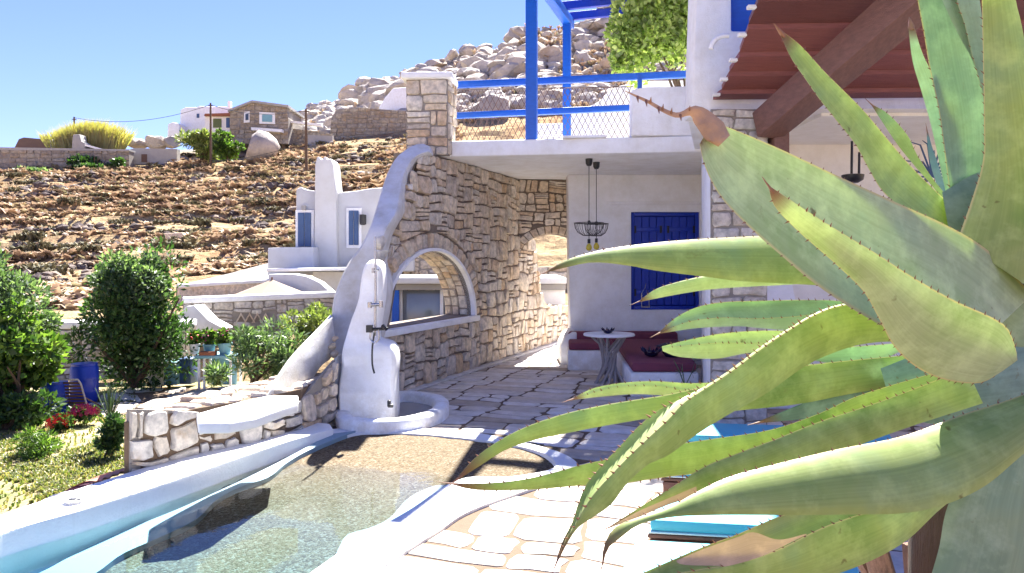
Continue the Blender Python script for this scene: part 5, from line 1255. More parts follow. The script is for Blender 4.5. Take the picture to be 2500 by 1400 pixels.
# barrels, chair
def barrel(x, d, r, h, label):
    t_ = thing('blue_barrel', label, 'barrel', (x, d, gz)); mb = MB(); mb.lathe((x, d, gz), [(r * .86, 0), (r, .06), (r, h * .30), (r * 1.03, h * .33), (r, h * .36), (r, h * .64), (r * 1.03, h * .67), (r, h * .70), (r, h * .93), (r * .9, h)], 24); mb.build('body', M['blue_plastic'], t_, smooth=True)
    mb = MB(); mb.lathe((x, d, gz + h), [(r * .93, 0), (r * .93, .03), (r * .3, .035), (0, .035)], 24); mb.build('lid', M['blue_plastic'], t_, smooth=True); return t_
barrel(X(134, 10.2), 10.2, .17, .42, 'short blue plastic barrel in shade left of the slatted chair')
barrel(X(206, 11.0), 11.0, .19, .56, 'taller blue plastic barrel behind the slatted chair')
t_ = thing('slatted_chair', 'folding brown slatted garden chair with a pale rim beside the blue barrels', 'chair', (X(190, 10.2), 10.2, gz))
c_ = Vector((X(190, 10.2), 10.2, gz)); lean = Vector((-.10, -.05, .46))
for s in (-1, 1):
    a = c_ + Vector((s * .16, 0, 0)); mb = MB(); mb.tube([a, a + lean * .92, a + lean + Vector((-s * .03, 0, .02))], .013, 6); mb.build('side_rail', M['grey_wood'], t_, smooth=True)
for k in range(9):
    a = c_ + lean * (.14 + k * .10); mb = MB(); mb.box(a, (.30, .015, .028)); mb.build('slat', M['bench_wood'], t_, bevel=.003, seg=1)
mb = MB(); mb.tube([c_ + lean + Vector((-.13, 0, .02)), c_ + lean + Vector((.13, 0, .02))], .013, 6); mb.build('top_rail', M['grey_wood'], t_, smooth=True)
for s in (-1, 1):
    a = c_ + Vector((s * .16, .18, 0)); mb = MB(); mb.tube([a + Vector((.08, .12, 0)), c_ + Vector((s * .16, 0, 0)) + lean * .5], .012, 6); mb.build('leg', M['shade_wood'], t_, smooth=True)
# planters on the garden path
def pbox(x0_, x1_, y0_, y1_, d, dep, mat, name, label, ct):
    t_ = thing(name, label, ct, (XD((x0_ + x1_) / 2, d), d + dep / 2, ZD(y1_, d))); w_ = XD(x1_, d) - XD(x0_, d); h_ = ZD(y0_, d) - ZD(y1_, d); cx_ = XD((x0_ + x1_) / 2, d); z_ = ZD(y1_, d)
    mb = MB(); mb.box((cx_, d + dep / 2, z_ + h_ / 2), (w_, dep, h_)); mb.build('body', mat, t_, bevel=.012)
    mb = MB(); mb.box((cx_, d + dep / 2, z_ + h_ + .012), (w_ + .03, dep + .03, .024)); mb.build('rim', mat, t_, bevel=.006)
    mb = MB(); mb.box((cx_, d - .006, z_ + h_ / 2), (w_ * .7, .012, h_ * .75)); mb.build('front_panel', mat, t_, bevel=.004); return t_
pbox(362, 394, 884, 946, 12.1, .3, M['cream'], 'planter_box', 'cream painted box standing at the foot of the dark tree', 'planter')
pbox(399, 432, 888, 941, 12.2, .3, M['pale_blue'], 'planter_box', 'wider pale blue planter box right of the cream box', 'planter')
pbox(437, 466, 880, 939, 12.3, .3, M['slate_blue'], 'planter_box', 'darker blue planter box beside the white legged table', 'planter')
t_ = thing('garden_table', 'pale blue garden table with white legs carrying flower pots', 'table', P(522, 938, 12.1)); d = 12.0
mb = MB(); zt_ = ZD(872, d); mb.box((X(522, d), d + .25, zt_), (.62, .55, .05)); mb.build('tabletop', M['pale_blue'], t_, bevel=.008)
mb = MB(); mb.box((X(530, d), d + .3, (zt_ + gz) / 2), (.42, .02, zt_ - gz - .1)); mb.build('panel', M['pale_blue'], t_, bevel=.004)
for xx in (484, 497, 561):
    for yy in (.03, .48):
        mb = MB(); mb.box((X(xx, d), d + yy, (zt_ + gz) / 2 - .01), (.035, .035, zt_ - gz - .04)); mb.build('leg', M['white'], t_, bevel=.004)
mb = MB(); mb.box((X(490, d), d + .03, gz + .2), (.10, .02, .03)); mb.build('stretcher', M['white'], t_)
def pot(px, d, z, r, h, mat, label, fm, seed):
    x = X(px, d); t_ = thing('flower_pot', label, 'flower pot', (x, d, z)); mb = MB(); mb.lathe((x, d, z), [(r * .72, 0), (r * .95, h * .85), (r * 1.06, h * .86), (r * 1.06, h), (r * .9, h), (0, h * .9)], 18); mb.build('pot', mat, t_, smooth=True)
    mb = MB(); foliage(mb, (x, d, z + h + r * .9), (r * 1.35, r * 1.2, r * 1.2), 420, .07, 1.7, seed=seed); mb.build('leaves', M['leaf_bright'], t_)
    mb = MB(); g = np.random.RandomState(seed)
    for i in range(16):
        a = g.uniform(0, 6.28); p = Vector((x + math.cos(a) * r * g.uniform(.2, 1.2), d + math.sin(a) * r - .03, z + h + r * g.uniform(.7, 2.2))); rock(mb, p, (.022, .022, .018))
    mb.build('blossoms', M[fm], t_)
zt_ += .026
pot(475, 12.15, zt_ , .085, .17, M['white'], 'white pot of red flowers at the left end of the blue table', 'petal_red', 81)
pot(511, 12.2, zt_, .10, .16, M['pale_blue'], 'pale blue pot of pink flowers in the middle of the table', 'petal_pink', 82)
pot(549, 12.15, zt_, .11, .19, M['pale_blue'], 'larger pale blue pot of bright leaves at the right end of the table', 'petal_pink', 83)
mb = MB(); q = Vector((X(508, 12.03), 12.03, zt_)); mb.box(q + Vector((0, 0, .03)), (.26, .12, .06)); solid('terracotta_trough', mb, M['terracotta'], 'small terracotta trough at the front of the blue table', 'trough', bevel=.01)
# cloths lying along the outside of the coping
def cloth(pa, pb, wd, mat, label, seed):
    a, b_ = G(*pa, .04), G(*pb, .04); n_ = 14; m_ = 5; vs_ = []; fs = []; dr = (b_ - a).normalized(); sd_ = Vector((-dr.y, dr.x, 0)); g = random.Random(seed)
    for i in range(n_ + 1):
        wv = math.sin(i * 1.9 + seed) * .018
        for j in range(m_ + 1):
            p = a + (b_ - a) * (i / n_) + sd_ * (wd * j / m_); vs_.append((p.x, p.y, .055 - .10 * (j / m_) ** 1.5 + wv * (1 - abs(j / m_ - .5)) + g.uniform(-.004, .004)))
    for i in range(n_):
        for j in range(m_): fs.append((i * (m_ + 1) + j, i * (m_ + 1) + j + 1, (i + 1) * (m_ + 1) + j + 1, (i + 1) * (m_ + 1) + j))
    N = len(vs_); vs_ += [(x, y, z - .012) for x, y, z in vs_]; fs += [tuple(q + N for q in reversed(f)) for f in fs[:]]
    mb = MB(); mb.add(vs_, fs); solid('towel', mb, mat, label, 'towel', 'towels drying beside the pool coping', smooth=True)
cloth((235, 1182), (316, 1150), .28, M['towel_peach'], 'peach towel spread by the end of the low wall', 1)
cloth((183, 1202), (234, 1183), .22, M['towel_maroon'], 'dark maroon towel between the peach and the grey one', 2)
cloth((122, 1228), (182, 1203), .22, M['towel_stripe'], 'pale grey towel lying nearest the picture edge', 3)

# ================================================================ FAR RIDGE
def far(name, poly, d, dep, mat, label, ct, bev=0):
    mb = MB(); mb.prism([(XD(x, d), ZD(y, d)) for x, y in poly], xz(d), 0, dep); return solid(name, mb, mat, label, ct, fixn=True, bevel=bev)
def fpart(parent, poly, d, dep, mat, name, bev=0):
    mb = MB(); mb.prism([(XD(x, d), ZD(y, d)) for x, y in poly], xz(d), 0, dep); return mb.build(name, mat, parent, fixn=True, bevel=bev)
def fwall(name, poly, d, dep, label, ct, cw_, ch_, mat='far_stone', limit=60, cap=None):
    t_ = thing(name, label, ct, P(poly[0][0], poly[0][1], d)); pp_ = [(XD(x, d), ZD(y, d)) for x, y in poly]
    mb = MB(); mb.prism(pp_, xz(d), 0, dep); mb.build('wall_core', M['pale_mortar'], t_, fixn=True)
    xs_ = [p[0] for p in pp_]; ys_ = [p[1] for p in pp_]; cs = []; cells(min(xs_), min(ys_), max(xs_), max(ys_), cw_, ch_, cs, 'paving')
    Wf = Wall((min(xs_), d), (max(xs_), d)); x0_ = min(xs_)
    lay([clampin(cellpoly(c_, .03, .08, 1.0), pp_) for c_ in cs if inpoly((c_[0] + c_[2]) / 2, (c_[1] + c_[3]) / 2, pp_)], lambda u, v, w: (u, d - w, v), t_, M[mat], 'stone', (.05, .13), limit=limit, smat=M[mat])
    return t_
fwall('field_wall', [(-120, 445), (315, 442), (315, 369), (-120, 366)], 80, 1.0, 'long grey field wall running along the ridge at the left', 'field wall', 1.1, .45, limit=0)
far('wall_coping', [(-120, 366), (315, 369), (315, 365), (-120, 358)], 79.9, 1.4, M['concrete'], 'pale coping on the long ridge wall', 'coping')
t_ = far('ridge_hut', [(35, 362), (46, 340), (58, 336), (104, 340), (118, 362)], 84, 4, M['shade_wood'], 'dark roofed hut on the ridge at the far left', 'hut')
far('white_gatepost', [(118, 363), (120, 342), (128, 340), (138, 350), (140, 363)], 83, 1, M['white'], 'small white block beside the ridge hut', 'block', .1)
far('stone_chimney', [(175, 366), (176, 345), (178, 329), (194, 328), (198, 345), (207, 350), (207, 366)], 80, 1.2, M['concrete'], 'squat grey chimney standing on the ridge wall', 'chimney', .06)
far('sloping_slab', [(207, 352), (250, 364), (250, 368), (207, 357)], 80, 1.0, M['white'], 'thin white sloping slab right of the squat chimney', 'slab')
mb = MB(); 
for i in range(2600):
    px_ = nr.normal(212, 45); px_ = min(max(px_, 118), 305); d = nr.uniform(82, 86); b_ = P(px_, 366, d); h = (2.7 + 1.1 * nr.rand() ** 2) * (.55 + .45 * math.exp(-((px_ - 225) / 75) ** 2)); a = nr.uniform(-.35, .35) + (px_ - 212) / 260
    ww = .05; mb.add([b_ + Vector((-ww, 0, 0)), b_ + Vector((ww, 0, 0)), b_ + Vector((a * h * .6 + ww * .7, 0, h * .6)), b_ + Vector((a * h * .6 - ww * .7, 0, h * .6)), b_ + Vector((a * h * 1.15, nr.uniform(-.2, .2), h))], [(0, 1, 2, 3), (3, 2, 4)])
o = mb.build('reed_bed', M['reed'], kind='stuff'); o['label'] = 'tall yellow reeds growing on the ridge'
plant('ridge_shrub', 'dark green shrub in front of the long ridge wall', 'shrub', tuple(P(232, 438, 79)), P(235, 405, 79), (3.3, 2, 1.5), 2600, .4, M['leaf_dark'], 1.8, 6, .1, seed=91)
plant('ridge_shrub', 'flat grey green shrub left of the dark ridge shrub', 'shrub', tuple(P(90, 442, 78)), P(85, 427, 78), (3.4, 2, .7), 1600, .35, M['leaf_grey'], 1.8, 6, .1, seed=92)
w5 = far('ridge_wall', [(312, 402), (312, 366), (330, 362), (432, 364), (432, 402)], 82, .8, M['concrete'], 'pale rendered wall on the ridge with a small dark door', 'wall')
fpart(w5, [(345, 396), (345, 377), (358, 377), (358, 396)], 81.9, .1, M['shade_wood'], 'door')
for i, (x, y, s, lb) in enumerate(((335, 352, .9, 'reddish boulder above the rendered ridge wall'), (385, 350, 1.2, 'wide pinkish boulder beside the reddish one'), (420, 348, 1.0, 'rounded boulder below the white hilltop house'))):
    mb = MB(); rock(mb, P(x, y, 86), (s * 1.9, s, s * .7), ICO2, ICO2F, .12); solid('ridge_boulder', mb, M['peak_rock'], lb, 'boulder')
hh_ = thing('hilltop_house', 'white hilltop house beside the stone gabled house', 'house', P(460, 330, 92))
fpart(hh_, [(438, 330), (440, 268), (452, 262), (480, 262), (484, 259), (560, 261), (562, 330)], 92, 7, M['white'], 'wall', .15)
fpart(hh_, [(408, 335), (409, 303), (420, 298), (438, 302), (438, 335)], 90, 5, M['white'], 'wall', .15)
fpart(hh_, [(556, 262), (556, 247), (562, 247), (562, 262)], 92, .6, M['white'], 'chimney')
fpart(hh_, [(480, 288), (480, 278), (486, 278), (486, 288)], 91.9, .1, M['slate_blue'], 'window')
fpart(hh_, [(498, 283), (500, 278), (566, 276), (566, 283)], 88.5, 3.5, M['terracotta'], 'porch_roof')
fpart(hh_, [(500, 330), (500, 283.5), (566, 283.5), (566, 330)], 89, 3, M['cream'], 'porch_wall')
fpart(hh_, [(520, 312), (520, 290), (540, 290), (540, 312)], 88.9, .1, M['leaf_yellow'], 'door')
fpart(hh_, [(552, 312), (552, 288), (560, 288), (560, 312)], 88.9, .1, M['slate_blue'], 'window')
gh = fwall('gabled_stone_house', [(560, 352), (562, 272), (615, 250), (700, 262), (704, 290), (704, 352)], 88, 6, 'tan stone house with a low gable and a blue window on the ridge', 'house', .95, .5, limit=120)
fpart(gh, [(556, 274), (615, 250.5), (704, 263), (704, 257), (615, 245), (556, 268)], 87.6, 6.8, M['concrete'], 'roof')
w_ = fpart(gh, [(633, 302), (633, 274), (671, 276), (671, 303)], 87.8, .2, M['white'], 'window'); fpart(w_, [(640, 297), (640, 280), (664, 281), (664, 298)], 87.7, .1, M['pale_blue'], 'pane')
w_ = fpart(gh, [(595, 300), (596, 274), (609, 272), (609, 299)], 87.8, .2, M['white'], 'window'); fpart(w_, [(599, 294), (599, 279), (606, 278), (606, 293)], 87.7, .1, M['dark_glass'], 'pane')
fpart(gh, [(613, 318), (613, 311), (688, 316), (688, 323)], 87.2, .9, M['white'], 'awning'); fpart(gh, [(625, 335), (625, 319), (650, 321), (650, 335)], 87.7, .2, M['black'], 'door')
mb = MB(); rock(mb, P(632, 360, 78), (2.4, 2.0, 1.75), ICO2, ICO2F, .07, 1); solid('great_boulder', mb, M['peak_rock'], 'great rounded boulder below the stone gabled house', 'boulder', smooth=True)
plant('palm_shrub', 'yellow green palm like shrub before the white hilltop house', 'shrub', tuple(P(490, 395, 80)), P(495, 352, 80), (2.2, 1.6, 1.7), 2400, .6, M['leaf_yellow'], 4.5, 8, .12, seed=93)
plant('ridge_tree', 'deep green round shrub left of the great boulder', 'shrub', tuple(P(555, 400, 79)), P(552, 360, 79), (1.7, 1.4, 1.6), 2400, .4, M['leaf_bright'], 2, 7, .12, seed=94)
fwall('terrace_wall', [(690, 364), (690, 312), (790, 322), (812, 330), (812, 364)], 90, 1, 'grey stone wall right of the stone gabled house', 'stone wall', .9, .45, limit=50)
far('block_wall', [(752, 366), (752, 330), (812, 332), (812, 366)], 88.5, .5, M['concrete'], 'smooth pale concrete wall section on the ridge', 'wall')
fwall('quarry_wall', [(805, 358), (808, 290), (822, 268), (870, 262), (940, 268), (1010, 272), (1010, 345)], 94, 2, 'big stone retaining wall left of the roof terrace pillar', 'stone wall', 1.0, .5, limit=160)
far('upper_white_house', [(925, 272), (925, 262), (940, 238), (960, 215), (1010, 212), (1010, 275)], 98, 5, M['white'], 'white house with a slanting side above the big retaining wall', 'house', .15)
far('roof_strip', [(700, 299), (700, 294), (785, 303), (785, 309)], 89, .8, M['white'], 'thin white roof strip beside the far utility pole', 'roof')
for (x, y0_, y1_, d, lb) in ((515, 252, 398, 76, 'utility pole in front of the palm like shrub'), (748, 266, 408, 62, 'nearer dark utility pole left of the neighbour chimney'), (182, 286, 366, 84, 'thin pole rising out of the reeds')):
    t_ = thing('utility_pole', lb, 'utility pole', P(x, y1_, d)); mb = MB(); mb.tube([P(x, y1_ + 8, d), P(x - 1, y0_, d)], [.13, .09], 8); mb.build('shaft', M['bark'], t_); mb = MB(); mb.box(P(x - 1, y0_ + 6, d), (.5, .08, .08)); mb.build('crossarm', M['bark'], t_)
def cable(a, b_, sag, label):
    a, b_ = Vector(a), Vector(b_); pts = [a + (b_ - a) * t - Vector((0, 0, sag * 4 * t * (1 - t))) for t in np.linspace(0, 1, 16)]; mb = MB(); mb.tube(pts, .03, 4); solid('power_line', mb, M['black'], label, 'power line')
cable(P(182, 288, 84), P(514, 256, 76), 1.0, 'power line sagging over the reeds'); cable(P(514, 256, 76), P(747, 270, 62), .6, 'power line from the middle pole to the nearest pole'); 
cable(P(515, 392, 76), P(700, 362, 66), .3, 'low cable crossing the great boulder')
far('field_stone_block', [(398, 586), (400, 570), (445, 568), (448, 585)], 40, .5, M['lime'], 'squared pale stone block lying in the dry field', 'stone', .05)
# ================================================================ THE AGAVE IN FRONT
def agave_mat(name, c1, c2, c3, tr=0.30):
    c1, c2, c3 = [tuple(min(.8, x * k) for x, k in zip(q, (1.24, 1.14, 1.55))) for q in (c1, c2, c3)]
    m, t, b = newmat(name)
    uvn = t.nodes.new('ShaderNodeUVMap'); sx = t.nodes.new('ShaderNodeSeparateXYZ'); t.links.new(uvn.outputs[0], sx.inputs[0])
    U, V = sx.outputs[0], sx.outputs[1]
    mp = t.nodes.new('ShaderNodeMapping'); mp.inputs['Scale'].default_value = (26, 1.6, 1); t.links.new(uvn.outputs[0], mp.inputs[0])
    st_ = nz(t, 1.0, 5, 0.6, mp.outputs[0]); big = nz(t, 5.0, 4, 0.6); fine = nz(t, 22, 6, 0.65)
    base = ramp(t, big, [(0.32, c1), (0.5, c2), (0.68, c3)])
    base = mix(t, ramp(t, st_, [(0.36, (0.30, 0.30, 0.30)), (0.6, (0, 0, 0))]), base, tuple(x * .68 for x in c1))
    # bloom and mottling
    base = mix(t, ramp(t, fine, [(0.46, (0, 0, 0)), (0.70, (0.6, 0.6, 0.6))]), base, tuple(min(1, x * 1.25 + .08) for x in c2))
    # brown scars and specks
    sc1 = ramp(t, nz(t, 30, 3, 0.5), [(0.70, (0, 0, 0)), (0.76, (0.8, 0.8, 0.8))]); base = mix(t, sc1, base, (0.13, 0.09, 0.035))
    sc2 = ramp(t, nz(t, 9, 9, 0.8, dist=1.5), [(0.62, (0, 0, 0)), (0.72, (0.6, 0.6, 0.6))]); base = mix(t, sc2, base, (0.24, 0.19, 0.09))
    # yellowing towards the tip, brown at the very end (v = 0 at the tip)
    base = mix(t, ramp(t, V, [(0.0, (0.9, 0.9, 0.9)), (0.035, (0.7, 0.7, 0.7)), (0.09, (0, 0, 0))]), base, (0.20, 0.075, 0.045))
    # horny margin: pale line along both edges
    a_ = t.nodes.new('ShaderNodeMath'); a_.operation = 'PINGPONG'; a_.inputs[1].default_value = 1.0; t.links.new(U, a_.inputs[0])
    e1 = t.nodes.new('ShaderNodeMath'); e1.operation = 'MINIMUM'; om = t.nodes.new('ShaderNodeMath'); om.operation = 'SUBTRACT'; om.inputs[0].default_value = 1.0; t.links.new(a_.outputs[0], om.inputs[1])
    t.links.new(a_.outputs[0], e1.inputs[0]); t.links.new(om.outputs[0], e1.inputs[1])
    base = mix(t, ramp(t, e1.outputs[0], [(0.012, (1, 1, 1)), (0.03, (0, 0, 0))]), base, (0.60, 0.52, 0.30))
    t.links.new(base, b.inputs['Base Color']); b.inputs['Roughness'].default_value = 0.36; b.inputs['Specular IOR Level'].default_value = 0.28
    bp = bump(t, b, nz(t, 1.0, 5, 0.6, mp.outputs[0]), 0.07, 0.003)
    tl = t.nodes.new('ShaderNodeBsdfTranslucent'); t.links.new(mix(t, 1, base, (1.35, 1.45, 0.85), 'MULTIPLY'), tl.inputs[0])
    s = t.nodes.new('ShaderNodeMixShader'); s.inputs[0].default_value = tr; t.links.new(b.outputs[0], s.inputs[1]); t.links.new(tl.outputs[0], s.inputs[2])
    t.links.new(s.outputs[0], t.nodes['Material Output'].inputs['Surface']); return m
AG = {'yellow': agave_mat('agave_yellow_green', (0.28, 0.38, 0.14), (0.38, 0.46, 0.22), (0.34, 0.45, 0.23)),
      'green': agave_mat('agave_green', (0.19, 0.29, 0.07), (0.30, 0.38, 0.11), (0.26, 0.37, 0.15)),
      'teal': agave_mat('agave_glaucous', (0.20, 0.32, 0.18), (0.28, 0.41, 0.22), (0.34, 0.45, 0.21)),
      'dull': agave_mat('agave_dull_green', (0.16, 0.26, 0.12), (0.23, 0.33, 0.15), (0.19, 0.31, 0.16), .1),
      'tan': agave_mat('agave_dry_tan', (0.38, 0.33, 0.20), (0.46, 0.40, 0.25), (0.43, 0.36, 0.23)),
      'dark': agave_mat('agave_dark_blue', (0.10, 0.18, 0.13), (0.14, 0.25, 0.17), (0.20, 0.31, 0.19), .08)}
M['spine'] = simple('brown_spine', (0.36, 0.17, 0.09), 0.45, 0.3, 60, 0)
M['dry_leaf'] = simple('dried_leaf', (0.66, 0.42, 0.26), 0.8, 0.3, 30, 0.7, 80, vec=(1, 1, 1), dist=.004)
agave = thing('agave', 'huge green agave with long spiny toothed leaves filling the right foreground', 'agave', (.95, 1.56, 0))
lrnd = random.Random(9)
def leaf(U, L, dt, db, mat='green', Mm=None, f=.16, b=.22, spU=True, spL=False, tilt=0.0, n=40, spacing=.020, label=None, vo=.13, sp_len=.0052, p=1.0, name='leaf', mt=.22, tip=True, f2=.10):
    cu, cl = cat(U, n), cat(L, n); cm = cat(Mm, n) if Mm else None
    vs_ = []; uv = []; fs = []; KU = []; KL = []; KM = []
    K1 = 8
    for i in range(n):
        t = i / (n - 1); d = dt + (db - dt) * t ** p
        W = max(abs(np.hypot(*(cl[i] - cu[i]))) / F * d, .0015)
        dU, dL = d + tilt * W, d - tilt * W
        u3, l3 = P(cu[i][0], cu[i][1], dU), P(cl[i][0], cl[i][1], dL); vd = ((u3 + l3) / 2 - Vector((0, 0, EYE))).normalized()
        row = []; 
        if cm is not None:
            kk = min(1, .15 + t * 3) ; m3 = P(cm[i][0], cm[i][1], d - mt * W * .9)
            wu, wl = (m3 - u3).length, (l3 - m3).length
            for k in range(K1):
                s = k / K1; row.append((u3.lerp(m3, s) + vd * (f2 * wu * 4 * s * (1 - s)), s))
            for k in range(K1 + 1):
                s = k / K1; row.append((m3.lerp(l3, s) - vd * (f * wl * 4 * s * (1 - s) * .6), (0.0 if s == 0 else 0) + (s * .9)))
            KM.append(m3)
        else:
            for k in range(2 * K1 + 1):
                s = k / (2 * K1); row.append((u3.lerp(l3, s) - vd * (f * W * (4 * s * (1 - s)) ** .8), s if (spU or s > .1) else max(s, .1)))
            row = [(q, (min(s_, .9) if not spL else s_)) for q, s_ in row]
        for k in range(1, 8):
            s = 1 - k / 8; base_b = max(b, -f + .06) if cm is None else b
            row.append((u3.lerp(l3, s) + vd * (base_b * W * 4 * s * (1 - s)), .3 + .4 * s))
        m_ = len(row)
        for q, s_ in row: vs_.append(q); uv.append((s_, t if tip else vo + (1 - vo) * t))
        KU.append(u3); KL.append(l3)
    for i in range(n - 1):
        for k in range(m_): fs.append((i * m_ + k, i * m_ + (k + 1) % m_, (i + 1) * m_ + (k + 1) % m_, (i + 1) * m_ + k))
    fs.append(tuple(range(m_))[::-1]); fs.append(tuple((n - 1) * m_ + k for k in range(m_)))
    mb = MB(); mb.add(vs_, fs); o = mb.build(name, AG[mat], agave, smooth=True, uv=uv, label=label)
    # marginal teeth
    sb = MB()
    def teeth(E, O):
        acc = lrnd.uniform(0, spacing); 
        for i in range(1, n - 2):
            seg = (E[i + 1] - E[i]); l = seg.length
            while acc < l:
                pos = E[i] + seg * (acc / l); out = (E[i] - O[i]); 
                if out.length < 1e-5: break
                out.normalize(); back = -seg.normalized(); h = sp_len * lrnd.uniform(.7, 1.3) * min(1, .55 + (E[i] - O[i]).length / .03)
                t1 = -back; side = t1.cross(out).normalized(); w_ = h * .36
                a0 = pos - t1 * w_ - out * h * .25; a1 = pos + t1 * w_ - out * h * .25; a2 = pos + side * w_ * .6 - out * h * .2; a3 = pos - side * w_ * .6 - out * h * .2
                tp_ = pos + out * h + back * h * .45
                sb.add([a0, a2, a1, a3, tp_], [(0, 1, 4), (1, 2, 4), (2, 3, 4), (3, 0, 4)])
                acc += spacing * lrnd.uniform(.7, 1.35)
            acc -= l
    if spU: teeth(KU, KL)
    if spL: teeth(KL, KU)
    if KM: teeth(KM, KL) if spU != 'only' else None
    if sb.v: sb.build('marginal_teeth', M['spine'], o, kind='stuff')
    if tip:
        c0_ = (KU[0] + KL[0]) / 2; c1_ = (KU[2] + KL[2]) / 2; dr = (c0_ - c1_).normalized(); r_ = max((KU[0] - KL[0]).length / 2, .0012)
        sb = MB(); sb.tube([c1_.lerp(c0_, .6), c0_, c0_ + dr * .010, c0_ + dr * .024], [r_ * .8, r_, r_ * .6, .0004], 7); sb.build('tip_spine', M['spine'], o, smooth=True)
    return o
# --- upper leaves
leaf([(2472, -90), (2480, 0), (2494, 60), (2520, 200), (2560, 400), (2600, 600), (2600, 760)][0:], [(2396, -90), (2397, 0), (2400, 150), (2402, 300), (2400, 390), (2375, 480), (2338, 585)], 1.34, 1.42, 'green', f=.10, b=.2, spU=False, spL=True, tilt=-.1, tip=False)
leaf([(2215, -160), (2240, 0), (2255, 80), (2270, 170), (2290, 260), (2302, 340), (2312, 420), (2322, 490), (2332, 560)], [(2330, -160), (2368, 0), (2392, 120), (2412, 240), (2420, 330), (2415, 420), (2385, 500), (2340, 570)], 1.55, 1.5, 'teal', f=-.10, b=.2, spL=True, spU=True, tip=False)
leaf([(2240, -150), (2300, 0), (2340, 85), (2375, 150), (2398, 220), (2408, 330)], [(2300, -150), (2372, 0), (2400, 130), (2420, 230), (2430, 330)], 1.49, 1.46, 'teal', f=.05, spU=False, spL=False, tip=False)
leaf([(2325, -100), (2336, 0), (2355, 60), (2372, 130), (2400, 230)], [(2370, -100), (2392, 0), (2402, 90), (2412, 180), (2425, 260)], 1.47, 1.45, 'teal', f=.05, tip=False)
leaf([(2232, 66), (2252, 130), (2280, 190), (2300, 260), (2318, 350), (2330, 430), (2338, 540)], [(2217, 64), (2228, 150), (2250, 225), (2275, 315), (2300, 430), (2326, 548)], 1.66, 1.56, 'teal', f=.1, spL=False)
leaf([(1909, 76), (1955, 112), (2010, 172), (2060, 222), (2110, 272), (2160, 332), (2220, 402), (2280, 462), (2330, 508), (2400, 560)], [(1905, 84), (1930, 140), (1965, 192), (2000, 242), (2050, 305), (2090, 356), (2120, 412), (2160, 474), (2240, 540), (2330, 620)], 1.42, 1.50, 'green', f=-.06, b=.2, spL=True, tilt=.25, label='long straight light green leaf pointing up and left')
leaf([(2131, 256), (2170, 280), (2215, 330), (2240, 380), (2280, 440), (2325, 495)], [(2128, 258), (2150, 292), (2190, 352), (2230, 402), (2280, 460), (2318, 515)], 1.72, 1.60, 'green', f=.1)
leaf([(2265, 320), (2276, 360), (2290, 400), (2305, 450), (2318, 490)], [(2262, 322), (2266, 370), (2274, 410), (2290, 460), (2308, 495)], 1.78, 1.68, 'dark', f=.1, spU=False)
# --- the broad one with the dried curling tip
o = leaf([(1738, 300), (1780, 312), (1900, 362), (2050, 432), (2200, 500), (2300, 545), (2385, 592), (2450, 645), (2520, 720)], [(1708, 352), (1722, 410), (1760, 482), (1830, 556), (1900, 618), (1985, 690), (2070, 748), (2170, 806), (2330, 900)], 1.12, 1.36, 'yellow', f=-.04, b=.22, spL=True, tilt=.42, tip=False, spacing=.024, vo=.045, label='broad yellow green leaf with a torn dried tip')
q_ = [(1768, 345), (1742, 318), (1716, 290), (1690, 272), (1655, 282), (1620, 270), (1585, 250), (1555, 236), (1525, 222)]
mb = MB(); cp = [tuple(q) for q in cat(q_, 26)]; wd = np.interp(np.linspace(0, 1, 26), [0, .12, .3, .42, .6, .85, 1], [40, 62, 46, 15, 11, 7, 2]); vs_ = []; fs = []
for i, (x, y) in enumerate(cp):
    a_, b_ = cp[max(i - 1, 0)], cp[min(i + 1, 25)]; tx, ty = b_[0] - a_[0], b_[1] - a_[1]; l = math.hypot(tx, ty); nx, ny = -ty / l, tx / l; tw = math.sin(i * .5) * .3
    for k in range(10):
        a = k / 10 * 2 * math.pi; s = math.cos(a) * wd[i] / 2; r_ = math.sin(a) * wd[i] * .16 * (1 + .5 * math.sin(i * 1.3 + k)); vs_.append(P(x + nx * s, y + ny * s, 1.12 + (r_ + s * tw) / F * 1.12))
for i in range(25):
    for k in range(10): fs.append((i * 10 + k, i * 10 + (k + 1) % 10, (i + 1) * 10 + (k + 1) % 10, (i + 1) * 10 + k))
mb.add(vs_, fs + [tuple(range(10))]); mb.build('dried_tip', M['dry_leaf'], o, smooth=True, label='curled brown dried tip')
mb = MB()
for i, s in ((10, 1), (12, -1), (14, 1), (16, 1), (17, -1), (19, 1), (20, -1), (22, -1)):
    x, y = cp[i]; mb.tube([P(x, y, 1.12), P(x + 2, y - 15 * s, 1.11)], [.0025, .0002], 5)
mb.build('marginal_teeth', M['spine'], o, kind='stuff')
# --- the channelled leaf in front of it
leaf([(1884, 458), (1905, 472), (1965, 512), (2040, 560), (2140, 620), (2230, 678), (2330, 734), (2415, 772), (2458, 800), (2478, 845), (2484, 880)], [(1878, 463), (1892, 505), (1950, 566), (2040, 645), (2108, 712), (2148, 782), (2180, 842), (2230, 892), (2300, 926), (2390, 936), (2450, 905)], 1.02, 1.24, 'yellow', f=.15, b=.2, spL=True, tilt=-.2, spacing=.019, label='pale leaf arching towards the viewer with a rounded base')
